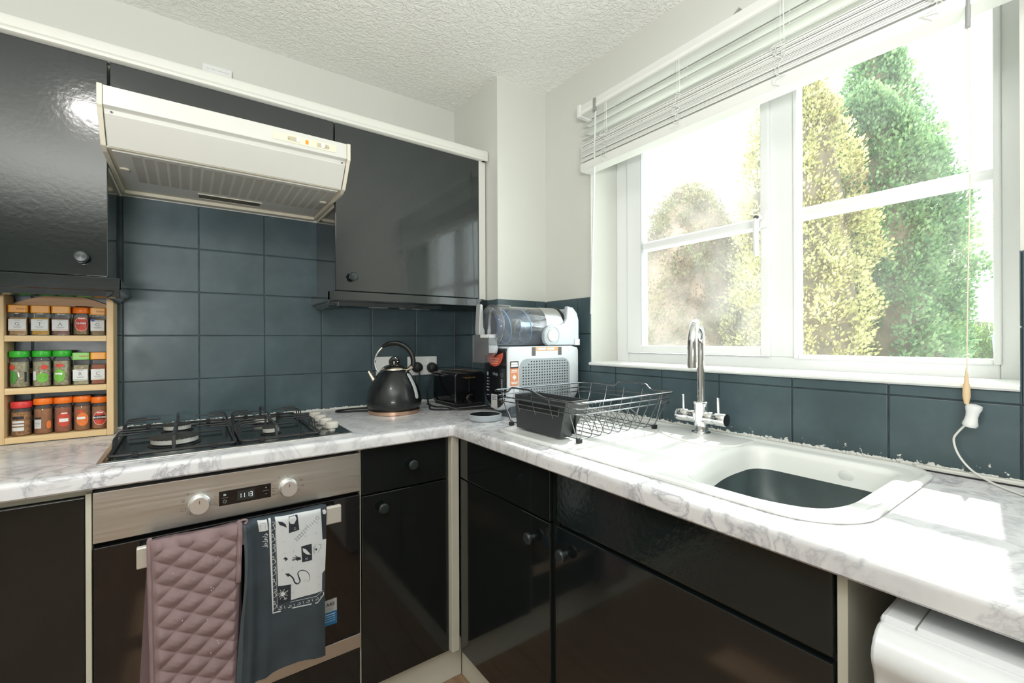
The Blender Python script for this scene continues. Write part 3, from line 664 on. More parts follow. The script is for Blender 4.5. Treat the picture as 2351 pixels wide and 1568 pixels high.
LABW = flat('label_white', 226, 228, 226); LTXT = flat('label_text', 120, 124, 130); PWHITE = flat('print_white', 240, 240, 238)
LRED = flat('label_red', 214, 78, 58); LORG = flat('label_orange', 240, 130, 60); LGRN = flat('label_green', 120, 190, 70); LGRN2 = flat('label_deep_green', 80, 150, 70); BARC = flat('barcode_dark', 40, 42, 46); LBLUE = flat('label_blue', 60, 80, 150)
JY = -.068
def patch(b, x, z, r, w0, h0, y0=JY, curved=True, n=10):
    """curved rectangular sheet on the front of a round jar, x offset as arc"""
    def fn(u, v):
        a = (x+(u-.5)*w0)/r; return (jx+r*math.sin(a), y0-r*math.cos(a), z+(v-.5)*h0)
    b.grid(fn, n, 1)
def oval(b, x, z, r, rx, rz, y0=JY, n=20):
    vs = [(jx+r*math.sin(x/r), y0-r*math.cos(x/r), z)]
    for i in range(n):
        a = 2*PI*i/n; q = (x+rx*math.cos(a))/r; vs.append((jx+r*math.sin(q), y0-r*math.cos(q), z+rz*math.sin(a)))
    b.add(vs, [(0, i+1, (i+1) % n+1) for i in range(n)])
def jar_square(x, z0, lid, fill, letter, label, H=.0865, W=.0385, lidtxt=False, badge=False):
    t = thing('spice_jar', (x, JY, z0), label, 'spice jar', 'spice jars on the rack'); h = W/2; hb = H-.023
    MB().prism(rrect(x-h, x+h, JY-h, JY+h, .005), 'z', z0+.0005, z0+hb).build('jar', JARG, t, smooth=True)
    MB().prism(rrect(x-h+.002, x+h-.002, JY-h+.002, JY+h-.002, .004), 'z', z0+.0015, z0+hb*.80).build('contents', POW[fill], t, smooth=True)
    MB().prism(rrect(x-h-.0008, x+h+.0008, JY-h-.0008, JY+h+.0008, .004), 'z', z0+H-.022, z0+H).build('lid', LIDS[lid], t, bevel=.002)
    lb = MB().box(x-h+.001, x+h-.003, JY-h-.0006, JY-h-.0001, z0+.013, z0+.046).build('label', LABW, t)
    MB().box(x-h+.001, x+h-.003, JY-h-.0008, JY-h-.0006, z0+.0155, z0+.0166).build('label_band', LRED if lid == 'amber' and fill == 'brown' else flat('band', 190, 160, 60) if fill != 'herb' else LGRN2, lb)
    text(letter, .0145, (x-.001, JY-h-.0009, z0+.032), (1, 0, 0), (0, 0, 1), LTXT, lb)
    for zz, ww in ((.0425, .012), (.0235, .018), (.0210, .014)): MB().box(x-.001-ww/2, x-.001+ww/2, JY-h-.0009, JY-h-.0006, z0+zz, z0+zz+.0009).build('label_text_line', LTXT, lb)
    if badge: MB().lathe([(0, 0), (.0045, 0), (.0045, -.0005), (0, -.0005)], (x-h+.006, JY-h-.0008, z0+.046), 'y', 14).build('badge', LBLUE, t)
    if lidtxt:
        for k in range(6): MB().box(x+(-.003+k*.0035), x+(-.001+k*.0035), JY-h-.0012, JY-h-.0006, z0+H-.014, z0+H-.009).build('lid_stamp', flat('stamp', 190, 128, 30), t)
def jar_round(x, z0, lid, fill, label, H, style, r=.0205):
    global jx
    jx = x; t = thing('spice_jar', (x, JY, z0), label, 'spice jar', 'spice jars on the rack')
    hb = H-.018
    MB().lathe([(r-.003, .0005), (r, .003), (r, hb-.012), (r-.001, hb-.006), (r-.004, hb-.001)], (x, JY, z0), 'z', 28).build('jar', JARG, t, smooth=True)
    MB().lathe([(0, .0015), (r-.003, .0015), (r-.0015, .004), (r-.0015, hb*.84), (0, hb*.86)], (x, JY, z0), 'z', 28).build('contents', POW[fill], t, smooth=True)
    L1 = LIDS[lid]
    MB().lathe([(0, hb), (r-.0005, hb), (r+.0008, hb+.002), (r+.0008, H-.003), (r-.001, H), (0, H)], (x, JY, z0), 'z', 32).build('lid', L1, t, smooth=True)
    R1 = r+.0006
    if lid == 'orange' and style in ('mustard', 'cumin'):
        MB().lathe([(0, 0), (r-.004, 0), (r-.006, .004), (0, .0045)], (x, JY, z0+H), 'z', 24).build('lid_top', LIDS['dark'], t, smooth=True)
    if style == 'herb1':
        b = MB(); oval(b, -.010, z0+.030, R1, .009, .018); b.build('leaf_print', LGRN2, t); b = MB(); patch(b, .016, z0+.030, R1, .005, .028, n=3); b.build('barcode', BARC, t)
        b = MB(); oval(b, -.014, z0+.058, R1, .008, .007); b.build('brand_badge', LRED, t)
    if style == 'herb2':
        b = MB(); oval(b, .004, z0+.026, R1, .013, .014); b.build('leaf_print', LGRN, t); b = MB(); patch(b, -.014, z0+.032, R1, .009, .026, n=4); b.build('info_panel', LABW, t)
        b = MB(); oval(b, .008, z0+.056, R1, .008, .007); b.build('brand_badge', LRED, t)
    if style == 'herb3':
        b = MB(); oval(b, -.004, z0+.030, R1, .013, .019); b.build('leaf_print', LGRN, t); b = MB(); patch(b, -.005, z0+.036, R1+.0003, .017, .005, n=6); b.build('name_print', PWHITE, t)
        b = MB(); oval(b, -.003, z0+.060, R1, .010, .005); b.build('brand_badge', LRED, t)
    if style in ('cumin', 'mustard'):
        b = MB(); oval(b, .003, z0+.034, R1, .017, .022); b.build('label', LRED, t)
        b = MB()
        for s in range(24):
            a0, a1 = 2*PI*s/24, 2*PI*(s+1)/24
            q = [(.003+rr*.74*math.cos(a), z0+.034+rr*math.sin(a)) for a, rr in ((a0, .0215), (a1, .0215), (a1, .0205), (a0, .0205))]
            b.add([(jx+(R1+.0003)*math.sin(u/R1), JY-(R1+.0003)*math.cos(u/R1), z) for u, z in q], [(0, 1, 2, 3)])
        b.build('label_ring', PWHITE, t)
        if style == 'mustard':
            b = MB(); patch(b, .003, z0+.036, R1+.0002, .030, .011, n=8); b.build('name_band', BARC, t)
        text('MUSTARD' if style == 'mustard' else 'CUMIN', .0066, (x+.002, JY-R1-.0010, z0+.036), (1, 0, 0), (0, 0, 1), PWHITE, t, bold=.0002)
        b = MB(); patch(b, .003, z0+.050, R1+.0003, .014, .003, n=5); b.build('brand_print', PWHITE, t)
    if style == 'grain':
        for dz, hh in ((.052, .008), (.040, .006), (.031, .005), (.020, .010)):
            b = MB(); patch(b, -.004, z0+dz, R1, .026, hh, n=8); b.build('label_text_block', BARC if dz > .05 else LABW, t)
    if style == 'barcode':
        b = MB(); patch(b, -.010, z0+.030, R1, .017, .026, n=6); b.build('info_panel', LABW, t); b = MB(); patch(b, -.010, z0+.046, R1, .017, .006, n=6); b.build('panel_header', BARC, t)
        for k in range(5):
            b = MB(); patch(b, -.010, z0+.040-k*.004, R1+.0003, .013, .0011, n=4); b.build('label_text_line', LTXT, t)
        b = MB(); oval(b, .015, z0+.026, R1, .006, .012); b.build('food_print', LORG, t)
    if style == 'hot':
        b = MB(); oval(b, .004, z0+.038, R1, .014, .022); b.build('label', LRED, t); b = MB(); patch(b, .004, z0+.036, R1+.0003, .020, .010, n=6); b.build('name_print', PWHITE, t)
        b = MB(); patch(b, .005, z0+.056, R1+.0003, .013, .004, n=5); b.build('brand_print', PWHITE, t)
    if style == 'swirl':
        b = MB(); oval(b, .003, z0+.034, R1, .014, .020); b.build('label', LORG, t); b = MB(); patch(b, .000, z0+.038, R1+.0003, .019, .007, n=6); b.build('name_print', PWHITE, t)
        b = MB(); oval(b, -.003, z0+.058, R1, .009, .004); b.build('brand_badge', LRED, t)
z = SH[0]+.0005
jar_square(-1.7135, z, 'amber', 'tan', 'G', 'square amber-lidded spice jar with tan powder, leftmost on the top shelf', lidtxt=True)
jar_square(-1.6690, z, 'amber', 'yellow', 'T', 'square amber-lidded spice jar with bright yellow powder on the top shelf')
jar_square(-1.6265, z, 'amber', 'brown', 'A', 'square amber-lidded spice jar with brown powder on the top shelf')
jar_round(-1.5845, z, 'orange', 'olive', 'round orange-lidded cumin jar with round red label on the top shelf', .084, 'cumin', .0190)
jar_square(-1.5455, z, 'amber', 'olive', 'G', 'square amber-lidded spice jar with small blue badge on the top shelf', H=.084, W=.0350, badge=True, lidtxt=True)
z = SH[1]+.0005
jar_round(-1.7135, z, 'green', 'herb', 'green-lidded herb jar with leaf print and barcode, leftmost on the middle shelf', .104, 'herb1')
jar_round(-1.6685, z, 'green', 'herb', 'green-lidded herb jar with white panel and lime leaf, second on the middle shelf', .104, 'herb2', .0200)
jar_round(-1.6265, z, 'green', 'herb', 'green-lidded herb jar with large lime leaf label in the middle of the shelf', .104, 'herb3', .0200)
jar_square(-1.5840, z, 'lime', 'herb', 'R', 'square pale green-lidded herb jar marked R on the middle shelf', H=.097, W=.0365, lidtxt=True)
jar_square(-1.5450, z, 'amber', 'red', 'C', 'square amber-lidded jar of rust-red spice on the middle shelf', H=.097, W=.0350)
z = SH[2]+.0005
jar_round(-1.7105, z, 'red', 'grain', 'red-lidded spice jar with black and white text panels on the bottom shelf', .097, 'grain', .0215)
jar_round(-1.6660, z, 'orange', 'mustard', 'orange-lidded spice jar showing its white ingredients panel on the bottom shelf', .103, 'barcode', .0205)
jar_round(-1.6245, z, 'orange', 'red', 'orange-lidded jar with bold red label, middle of the bottom shelf', .103, 'hot', .0200)
jar_round(-1.5835, z, 'orange', 'mustard', 'orange-lidded jar with orange swirl label on the bottom shelf', .103, 'swirl', .0195)
jar_round(-1.5445, z, 'orange', 'mustard', 'orange-lidded mustard jar with dark name band on the bottom shelf', .098, 'mustard', .0190)
# ================================================================ KETTLE
K0 = Vector((-.655, -.213, ZT)); kd = Vector((-.81, .586, 0)).normalized(); kn = Vector((-.586, -.81, 0))
ket = thing('kettle', K0, 'black dome kettle with arched handle on a copper-rimmed base', 'kettle')
MB().lathe([(0, .0005), (.099, .0005), (.101, .002), (.101, .014), (.098, .016), (0, .016)], K0, 'z', 48).build('power_base', COPPER, ket, smooth=True)
MB().lathe([(.094, .016), (.096, .017), (.096, .021), (.092, .022)], K0, 'z', 48).build('base_gap', BLACKM, ket, smooth=True)
prf = [(0, .0215), (.098, .0215), (.103, .026), (.1065, .034), (.1068, .046), (.1045, .062), (.1000, .084), (.0935, .103), (.0850, .120), (.0760, .136), (.0660, .151), (.0560, .164), (.0510, .169), (.0490, .170), (0, .170)]
bd = MB().lathe(prf, K0, 'z', 64).build('body', KETB, ket, smooth=True)
MB().lathe([(.107, .0405), (.1075, .0415), (.1072, .0425)], K0, 'z', 64).build('body_seam', BLACKM, bd, smooth=True)
ld = MB().lathe([(.0500, .1695), (.0495, .1725), (.0450, .1790), (.0360, .1850), (.0230, .1890), (0, .1905)], K0, 'z', 40).build('lid', CHAMP, ket, smooth=True)
kk = [K0+kd*(.0125*math.cos(a))*1.0+Vector((0, 0, .2005+.0125*math.sin(a))) for a in [PI*1.25*i/14-.35 for i in range(15)]]
MB().tube([K0+kd*.0115+Vector((0, 0, .190))]+kk+[K0-kd*.0115+Vector((0, 0, .190))], .0058, 8, flat=1.6).build('lid_knob', BLKGLOSS, ld, smooth=True)
# spout
sp = []
for (a, h, rw, rh) in ((.072, .115, .020, .018), (.088, .140, .015, .014), (.101, .163, .0105, .009)):
    sp.append([K0+kd*(a-rh*.5*math.sin(q))+kn*(rw*math.cos(q))+Vector((0, 0, h+rh*math.sin(q)*.7)) for q in [2*PI*i/14 for i in range(14)]])
m = MB(); m.add([v for rg in sp for v in rg], [(j*14+i, j*14+(i+1) % 14, (j+1)*14+(i+1) % 14, (j+1)*14+i) for j in range(2) for i in range(14)]); m.build('spout', CHAMP, ket, smooth=True)
hc = K0+Vector((0, 0, .199)); HR = .0765
def hp_(a, r=HR): return hc+kd*(r*math.cos(a))+Vector((0, 0, r*math.sin(a)))
MB().tube([K0+kd*.050+Vector((0, 0, .160))]+[hp_(math.radians(a)) for a in range(-28, 128, 6)], .0034, 8).build('handle_rod', CHROME, ket, smooth=True)
gr = [hp_(math.radians(a)) for a in range(122, 202, 4)]
gr = [hp_(math.radians(a)) for a in range(52, 196, 4)]
MB().tube(gr, [.0050+.0045*min(1, i/6) for i in range(len(gr))], 12, flat=1.25).build('handle_grip', BLACKM, ket, smooth=True)
MB().tube([hp_(math.radians(a), HR-.003-.0007*(a-192)) for a in range(192, 222, 5)]+[K0-kd*.052+Vector((0, 0, .160))], [.0085, .008, .0075, .007, .0065, .006, .006], 10, flat=1.1).build('handle_foot', CHAMP, ket, smooth=True)
MB().cyl(K0+kd*.044+Vector((0, 0, .162)), K0+kd*.058+Vector((0, 0, .158)), .006, 12).build('handle_foot', CHROME, ket, smooth=True)
for k in range(3):
    a = math.radians(84+k*17); MB().lathe([(0, -.004), (.005, -.003), (.005, .003), (0, .004)], hp_(a, HR-.0085), 'z', 10).build('grip_bump', BLACKM, ket, smooth=True)
# water window
wa = math.atan2(-kd.y, -kd.x)-math.radians(22); wd_ = Vector((math.cos(wa), math.sin(wa), 0)); wt_ = Vector((-wd_.y, wd_.x, 0))
def prr(h):
    for (r0, h0), (r1, h1) in zip(prf[1:], prf[2:]):
        if h0 <= h <= h1 and h1 > h0: return r0+(r1-r0)*(h-h0)/(h1-h0)
    return .05
def wfn(u, v):
    h = .058+v*.100; ww = .0105*math.sqrt(max(0, 1-max(0, abs(v-.5)*2-.84)**2/.0256)) if abs(v-.5)*2 > .84 else .0105
    r = prr(h)+.003; return K0+wd_*(r+.0015*(1-(2*u-1)**2))+wt_*((u-.5)*2*ww)+Vector((0, 0, h))
MB().grid(wfn, 6, 20).build('water_window', flat('window_milky', 200, 206, 206, .3), ket, smooth=True)
# ================================================================ TOASTER
to = thing('toaster', (-.345, -.155, ZT), 'gloss black toaster with copper-ringed dial beside the kettle', 'toaster')
MB().prism(rrect(-.418, -.272, .922, 1.0585, (.016, .016, .008, .008)), 'y', -.281, -.075).build('body', BLKGLOSS, to, smooth=True, bevel=.005)
MB().box(-.412, -.278, -.276, -.08, .912, .923).build('foot_base', BLACKM, to, bevel=.002)
for x in (-.375, -.328): MB().box(x-.003, x+.018, -.262, -.10, 1.0575, 1.0592).build('bread_slot', RUBBER, to)
MB().tube(fillet([(-.402, -.268, 1.0590), (-.288, -.268, 1.0590), (-.288, -.09, 1.0590), (-.402, -.09, 1.0590)], .01, 3, True), .0012, 5, closed=True).build('slot_trim', COPPER, to)
MB().box(-.352, -.348, -.2835, -.280, .975, 1.045).build('lever_slot', RUBBER, to)
MB().box(-.374, -.326, -.297, -.2825, 1.034, 1.040).build('lever', pm('lever_copper', (.75, .42, .2), .25, metal=1), to, bevel=.0015)
MB().lathe([(0, 0), (.0155, 0), (.0145, -.011), (.013, -.013), (0, -.013)], (-.345, -.281, .948), 'y', 28).build('dial', BLKGLOSS, to, smooth=True)
MB().lathe([(.0155, -.001), (.0175, -.001), (.0175, -.003), (.0155, -.003)], (-.345, -.281, .948), 'y', 32).build('dial_ring', COPPER, to, smooth=True)
# ================================================================ SOCKETS, PLUGS, LEADS
def socket(x0, x1, z0, z1, label):
    s = thing('wall_socket', ((x0+x1)/2, 0, (z0+z1)/2), label, 'socket')
    MB().prism(rrect(x0, x1, z0, z1, .004), 'y', -.009, -.0008).build('face_plate', WHITEP, s, bevel=.002)
    return s
s1 = socket(-.657, -.571, 1.037, 1.124, 'white single switched socket plate on the dark tiles behind the kettle')
MB().box(-.625, -.612, -.0115, -.0088, 1.075, 1.092).build('rocker', WHITEP, s1, bevel=.001)
s2 = socket(-.512, -.366, 1.035, 1.121, 'white double wall socket with two black plugs, beside the kettle')
for x in (-.47, -.408): MB().box(x-.006, x+.006, -.0115, -.0088, 1.096, 1.112).build('rocker', WHITEP, s2, bevel=.001)
for x in (-.452, -.4285): MB().box(x, x+.010, -.0095, -.0089, 1.078, 1.0795).build('printed_mark', LTXT, s2)
def plug(x, z, label):
    p = thing('plug', (x, -.01, z), label, 'plug', 'plugs in the double socket')
    MB().lathe([(0, 0), (.024, 0), (.0245, -.006), (.023, -.018), (.019, -.030), (.012, -.034), (0, -.034)], (x, -.0095, z), 'y', 28).build('plug_body', RUBBER, p, smooth=True)
    return p
pg1 = plug(-.470, 1.072, 'black plug in the socket half nearest the kettle'); pg2 = plug(-.395, 1.068, 'round black plug in the socket half above the toaster')
def cord(name, pts, r, mat, label, seg=7, cat='cord', n=8):
    o = MB().tube(smoothpath(pts, n), r, seg).build(name, mat, None, smooth=True); return tag(o, label, cat)
ZL = ZT+.0038
cord('power_cord', [(-.470, -.040, 1.052), (-.472, -.046, 1.01), (-.50, -.05, .95), (-.53, -.05, ZL+.006), (-.60, -.045, ZL), (-.70, -.06, ZL), (-.78, -.052, ZL), (-.832, -.062, ZL), (-.845, -.085, ZL), (-.825, -.108, ZL), (-.78, -.12, ZL), (-.745, -.140, ZL), (-.725, -.155, ZL+.002)], .0036, RUBBER, 'black kettle lead looping along the wall behind the kettle')
cord('power_cord', [(-.397, -.034, 1.050), (-.412, -.035, 1.01), (-.434, -.045, .96), (-.445, -.08, ZL+.002), (-.470, -.15, ZL), (-.50, -.21, ZL), (-.515, -.26, ZL), (-.47, -.305, ZL), (-.41, -.325, ZL), (-.35, -.33, ZL), (-.30, -.335, ZL), (-.28, -.345, ZL)], .0036, RUBBER, 'black toaster lead hanging from the round plug and curling in front of the toaster')
cord('power_cord', [(-.46, -.10, ZL), (-.47, -.20, ZL), (-.465, -.29, ZL+.007), (-.43, -.335, ZL), (-.38, -.355, ZL), (-.33, -.37, ZL), (-.30, -.42, ZL), (-.29, -.45, ZL+.003)], .0032, RUBBER, 'thin black appliance lead lying between toaster and frozen drink machine')
# ================================================================ FROZEN DRINK MACHINE
fm = thing('frozen_drink_machine', (-.2, -.545, ZT), 'frozen drink machine with clear barrel and perforated grey side in the corner', 'drink machine')
YA, YB, YM = -.625, -.465, -.545
SHELL = pm('machine_silver_white', srgb(232, 238, 243), .25, metal=.1); GREYP = pm('machine_grey', srgb(176, 184, 189), .35, metal=.2); DGREY = pm('machine_dark_grey', srgb(96, 104, 110), .4)
U = [(YA, 1.172), (YB, 1.172), (YB, 1.02)]+[(YM+.08*math.cos(-a), 1.012-.080*math.sin(a)) for a in [PI*i/14 for i in range(1, 14)]]+[(YA, 1.02)]
hx = rrect(-.388, -.035, .9, 1.172, .03)
m = MB()
# housing: side silhouette with rounded top corners, lofted from front to back
XS = [(-.390, .88, -.012), (-.386, .97, -.004), (-.378, 1, 0), (-.30, 1, 0), (-.08, 1, 0), (-.045, .98, -.004), (-.035, .93, -.012)]
rings = []
for x, sc, dz in XS: rings.append([(x, YM+(y-YM)*sc, min(z, 1.172+dz*1.6) if z > 1.1 else 1.172+(z-1.172)*(1-(1-sc)*.3)) for y, z in U])
n = len(U); m.add([v for r_ in rings for v in r_], [(j*n+i, j*n+(i+1) % n, (j+1)*n+(i+1) % n, (j+1)*n+i) for j in range(len(XS)-1) for i in range(n)]+[tuple(range(n))[::-1], tuple((len(XS)-1)*n+i for i in range(n))])
m.build('housing', SHELL, fm, smooth=True, angle=35)
Ui = [(YM+(y-YM)*.90, 1.166 if z > 1.1 else 1.166+(z-1.166)*.955) for y, z in U]
fp = MB().prism(Ui, 'x', -.3925, -.386).build('front_panel', pm('machine_front_black', (.010, .011, .013), .12, coat=.3), fm, bevel=.001)
MB().box(-.355, -.06, YA+.03, YB-.03, ZT+.001, .96).build('foot', DGREY, fm, bevel=.006)
MB().prism(rrect(-.36, -.05, YA+.012, YB-.012, .03), 'z', ZT, ZT+.012).build('base_plate', DGREY, fm, bevel=.003)
sv = MB().prism(rrect(-.338, -.088, .952, 1.127, .036), 'y', YA-.0022, YA+.004).build('side_vent', GREYP, fm, bevel=.0015)
hs = MB()
for i in range(18):
    for j in range(15):
        x = -.322+i*.0129; z = .970+j*.0104
        if (j == 14 and not 2 < i < 17) or (j == 13 and i < 2): continue
        hs.box(x-.0021, x+.0021, YA-.0034, YA-.0018, z-.0021, z+.0021)
hs.build('vent_hole', RUBBER, sv)['kind'] = 'stuff'
stk = MB().prism(rrect(-.380, -.343, 1.030, 1.119, .002), 'y', YA-.0012, YA-.0002).build('side_sticker', flat('sticker_orange', 224, 150, 110), fm)
MB().box(-.380, -.343, YA-.0015, YA-.0011, 1.093, 1.119).build('sticker_header', flat('sticker_black', 52, 52, 54), stk)
MB().box(-.376, -.347, YA-.0018, YA-.0014, 1.107, 1.115).box(-.377, -.346, YA-.0018, YA-.0014, 1.099, 1.106).build('header_text_block', PWHITE, stk)
MB().prism([(-.3615, 1.071), (-.352, 1.061), (-.3615, 1.050), (-.371, 1.061)], 'y', YA-.0016, YA-.0011).build('diamond_print', PWHITE, stk)
for zz, ww in ((1.086, .024), (1.080, .028), (1.043, .030), (1.038, .026)): MB().box(-.3615-ww/2, -.3615+ww/2, YA-.0016, YA-.0011, zz-.0015, zz+.0012).build('sticker_text_line', PWHITE, stk)
tp = MB().box(-.262, -.148, YA-.0012, YA-.0002, 1.155, 1.169).build('top_sticker', flat('sticker_pale_orange', 232, 184, 130), fm)
for x in (-.250, -.205): MB().box(x, x+.038, YA-.0016, YA-.0011, 1.158, 1.166).build('sticker_text_block', PWHITE, tp)
for x in (-.279, -.148): MB().box(x, x+.017, YA-.0014, YA-.0004, 1.137, 1.169).build('side_tab', flat('tab_grey', 104, 100, 96), fm)
XP = -.3930
def fprint(pts, mat, nm, par=fp, x=XP): return MB().prism(pts, 'x', x-.0004, x).build(nm, mat, par)
smile = [(YM+.056*math.cos(a), 1.150-.052*math.sin(a)) for a in [PI*i/16 for i in range(17)]]+[(YM-.030, 1.144), (YM, 1.134), (YM+.030, 1.144)]
sm_ = fprint(smile, flat('sticker_coral', 214, 98, 72), 'front_sticker')
for zz, ww in ((1.127, .060), (1.118, .052), (1.110, .040)): MB().box(XP-.0008, XP-.0004, YM-ww/2, YM+ww/2, zz-.002, zz+.002).build('sticker_text_line', flat('coral_pale', 236, 170, 150), sm_)
UIG = flat('ui_grey', 150, 158, 164)
text('Ninja', .016, (XP-.0006, YM-.004, 1.070), (0, -1, 0), (0, 0, 1), UIG, fp, bold=.0003)
u = MB()
for k in range(9): u.box(XP-.0005, XP, YM-.0445, YM-.0415, 1.050-k*.0068, 1.0535-k*.0068)
u.build('level_light', flat('ui_white', 225, 230, 235), fp)
u = MB().box(XP-.0005, XP, YM-.0505, YM-.0495, .994, 1.052)
for z in (1.068, .975): u.tube([(XP-.0003, YM-.047+.007*math.cos(a), z+.007*math.sin(a)) for a in [2*PI*i/14 for i in range(14)]], .0004, 4, closed=True)
u.build('control_ring', UIG, fp)
for k, ww in enumerate((.010, .013, .012, .018, .013, .011)):
    z = 1.052-k*.0115-(0 if k < 5 else .006); u = MB().box(XP-.0005, XP, YM+.052-ww*.5-.004, YM+.052+ww*.5-.004, z-.002, z+.002).box(XP-.0005, XP, YM+.036, YM+.038, z-.001, z+.001); u.build('program_print', UIG, fp)
fprint([(YM+.048+.006*math.cos(2*PI*i/16), 1.069+.008*math.sin(2*PI*i/16)) for i in range(16)], UIG, 'power_button')
qs = MB().prism(rrect(YM-.016, YM+.024, .943, .994, .002), 'x', XP-.0005, XP).build('info_sticker', flat('sticker_pale', 206, 208, 206), fp)
for k in range(3): MB().box(XP-.0008, XP-.0005, YM-.011, YM+.019, .985-k*.006, .988-k*.006).build('sticker_text_line', LTXT, qs)
# barrel
BZ, BR = 1.250, .0745
def bl(prof, nm, mat, par=fm, seg=40, c=(0, YM, BZ)): return MB().lathe([(r, x) for x, r in prof], c, 'x', seg).build(nm, mat, par, smooth=True)
bl([(-.415, .060), (-.405, .070), (-.385, BR), (-.20, BR)], 'barrel', CLEAR)
bl([(-.418, .052), (-.414, .074), (-.408, .080), (-.402, .078), (-.398, .0725)], 'barrel_rim', CLEAR)
bl([(-.418, .052), (-.420, .030), (-.421, 0)], 'barrel_front', CLEAR)
bl([(-.20, BR-.001), (-.200, BR+.001), (-.115, BR+.001), (-.112, BR-.003), (-.112, 0)], 'barrel_collar', pm('satin_silver', (.72, .73, .74), .3, metal=1))
bl([(-.112, BR+.002), (-.104, BR+.004), (-.098, BR-.002)], 'rear_ring', BLACKM)
bl([(-.30, .0), (-.29, .028), (-.12, .030)], 'evaporator', pm('evaporator_steel', (.75, .76, .78), .25, metal=1))
# helical paddle
au = MB(); NT = 120
vs = []
for i in range(NT+1):
    t = i/NT; x = -.405+t*.20; a = t*4.2*PI+.6
    for r_ in (.030, .066): vs.append((x, YM+r_*math.cos(a), BZ+r_*math.sin(a)))
au.add(vs, [(2*i, 2*i+1, 2*i+3, 2*i+2) for i in range(NT)])
au.build('paddle', BLUEP, fm, smooth=True, angle=180)
for k in range(2):
    P = []
    for i in range(61):
        t = i/60; a = t*4.2*PI+.6; P.append((-.405+t*.20, YM+.067*math.cos(a), BZ+.067*math.sin(a)))
MB().tube(P, .0022, 6).build('paddle_edge', pm('paddle_blue', srgb(150, 190, 235), .25), fm, smooth=True)
bl([(-.412, 0), (-.412, .034), (-.400, .040), (-.392, .030), (-.392, 0)], 'paddle_hub', pm('hub_blue', srgb(70, 110, 165), .3))
# top fill port
MB().prism(rrect(-.395, -.33, YM-.028, YM+.028, .012), 'z', BZ+BR-.012, BZ+BR+.003).build('fill_port', CLEAR, fm, bevel=.003)
# dispensing tap lever, spout guard, nozzle
hnd = MB().prism([(-.444, 1.330), (-.432, 1.328), (-.430, 1.245), (-.424, 1.232), (-.424, 1.215), (-.448, 1.215), (-.450, 1.24)], 'y', -.527, -.497).build('dispense_lever', pm('lever_silver', srgb(196, 200, 200), .3, metal=.4), fm, bevel=.003)
g = MB(); gq = [(-.585, 1.216), (-.482, 1.216), (-.477, 1.208), (-.477, 1.113), (-.545, 1.113), (-.562, 1.135), (-.588, 1.150), (-.588, 1.208)]
g.prism(gq, 'x', -.448, -.4465)
for a, b in zip(gq, gq[1:]+gq[:1]):
    if a[1] < 1.12 and b[1] < 1.12: continue
    dx = Vector((0, b[1]-a[1], -(b[0]-a[0]))).normalized()*.0012
    g.add([(-.448, a[0], a[1]), (-.410, a[0], a[1]), (-.410, b[0], b[1]), (-.448, b[0], b[1])], [(0, 1, 2, 3)])
g.build('spout_guard', FROST, fm)
MB().box(-.449, -.412, -.583, -.533, 1.205, 1.217).build('guard_cap', WHITEP, fm, bevel=.001)
MB().lathe([(.0, 1.178), (.020, 1.175), (.021, 1.160), (.017, 1.150), (.0135, 1.149), (0, 1.150)], (-.413, -.560, 0), 'z', 24).build('nozzle', pm('nozzle_white', srgb(214, 214, 218), .3), fm, smooth=True)
# rear motor housing
rp = [(-.100, 1.330), (-.068, 1.326), (-.046, 1.305), (-.036, 1.275), (-.036, 1.174), (-.200, 1.174), (-.214, 1.184), (-.220, 1.200), (-.2195, 1.222), (-.212, 1.240), (-.198, 1.252), (-.175, 1.257), (-.140, 1.257), (-.118, 1.263), (-.106, 1.280)]
MB().prism(rp, 'y', YA-.002, YA+.016).build('rear_arm', GREYP2 if 'GREYP2' in globals() else pm('arm_grey', srgb(186, 194, 200), .3, metal=.25), fm, bevel=.004)
MB().prism(rrect(-.098, -.038, 1.172, 1.322, .02), 'y', YA+.014, YB).build('rear_housing', GREYP, fm, bevel=.006)
MB().lathe([(0, -.006), (.0235, -.006), (.025, -.004), (.025, 0)], (-.178, YA-.002, 1.213), 'y', 32).build('release_button', WHITEP, fm, smooth=True)
MB().tube([(-.178+.034*math.cos(a), YA-.0025, 1.213+.034*math.sin(a)) for a in [2*PI*i/40 for i in range(40)]], .0012, 5, closed=True).build('button_surround', pm('arm_pale', srgb(205, 212, 216), .3), fm)
MB().box(-.062, -.035, YA-.006, YA+.002, 1.174, 1.200).build('rear_catch', WHITEP, fm, bevel=.002)
# drip tray in front
dt = MB()
dc = (-.457, -.577, ZT)
dtr = MB().lathe([(0, .001), (.056, .001), (.059, .003), (.060, .006), (.060, .021), (.058, .023), (.0555, .022), (.0545, .016), (0, .016)], dc, 'z', 48).build('drip_tray', GREYP, None, smooth=True)
tag(dtr, 'round grey drip tray with ribbed black grille, in front of the frozen drink machine', 'drip tray')
gl = MB().lathe([(0, .0165), (.054, .0165), (.054, .0195), (0, .0195)], dc, 'z', 40)
grl = gl.build('grille', RUBBER, dtr)
for k in range(-6, 7):
    h_ = math.sqrt(.052**2-(k*.0078)**2); MB().box(dc[0]-h_, dc[0]+h_, dc[1]+k*.0078-.0013, dc[1]+k*.0078+.0013, ZT+.0193, ZT+.0213).build('grille_rib', BLACKM, grl)
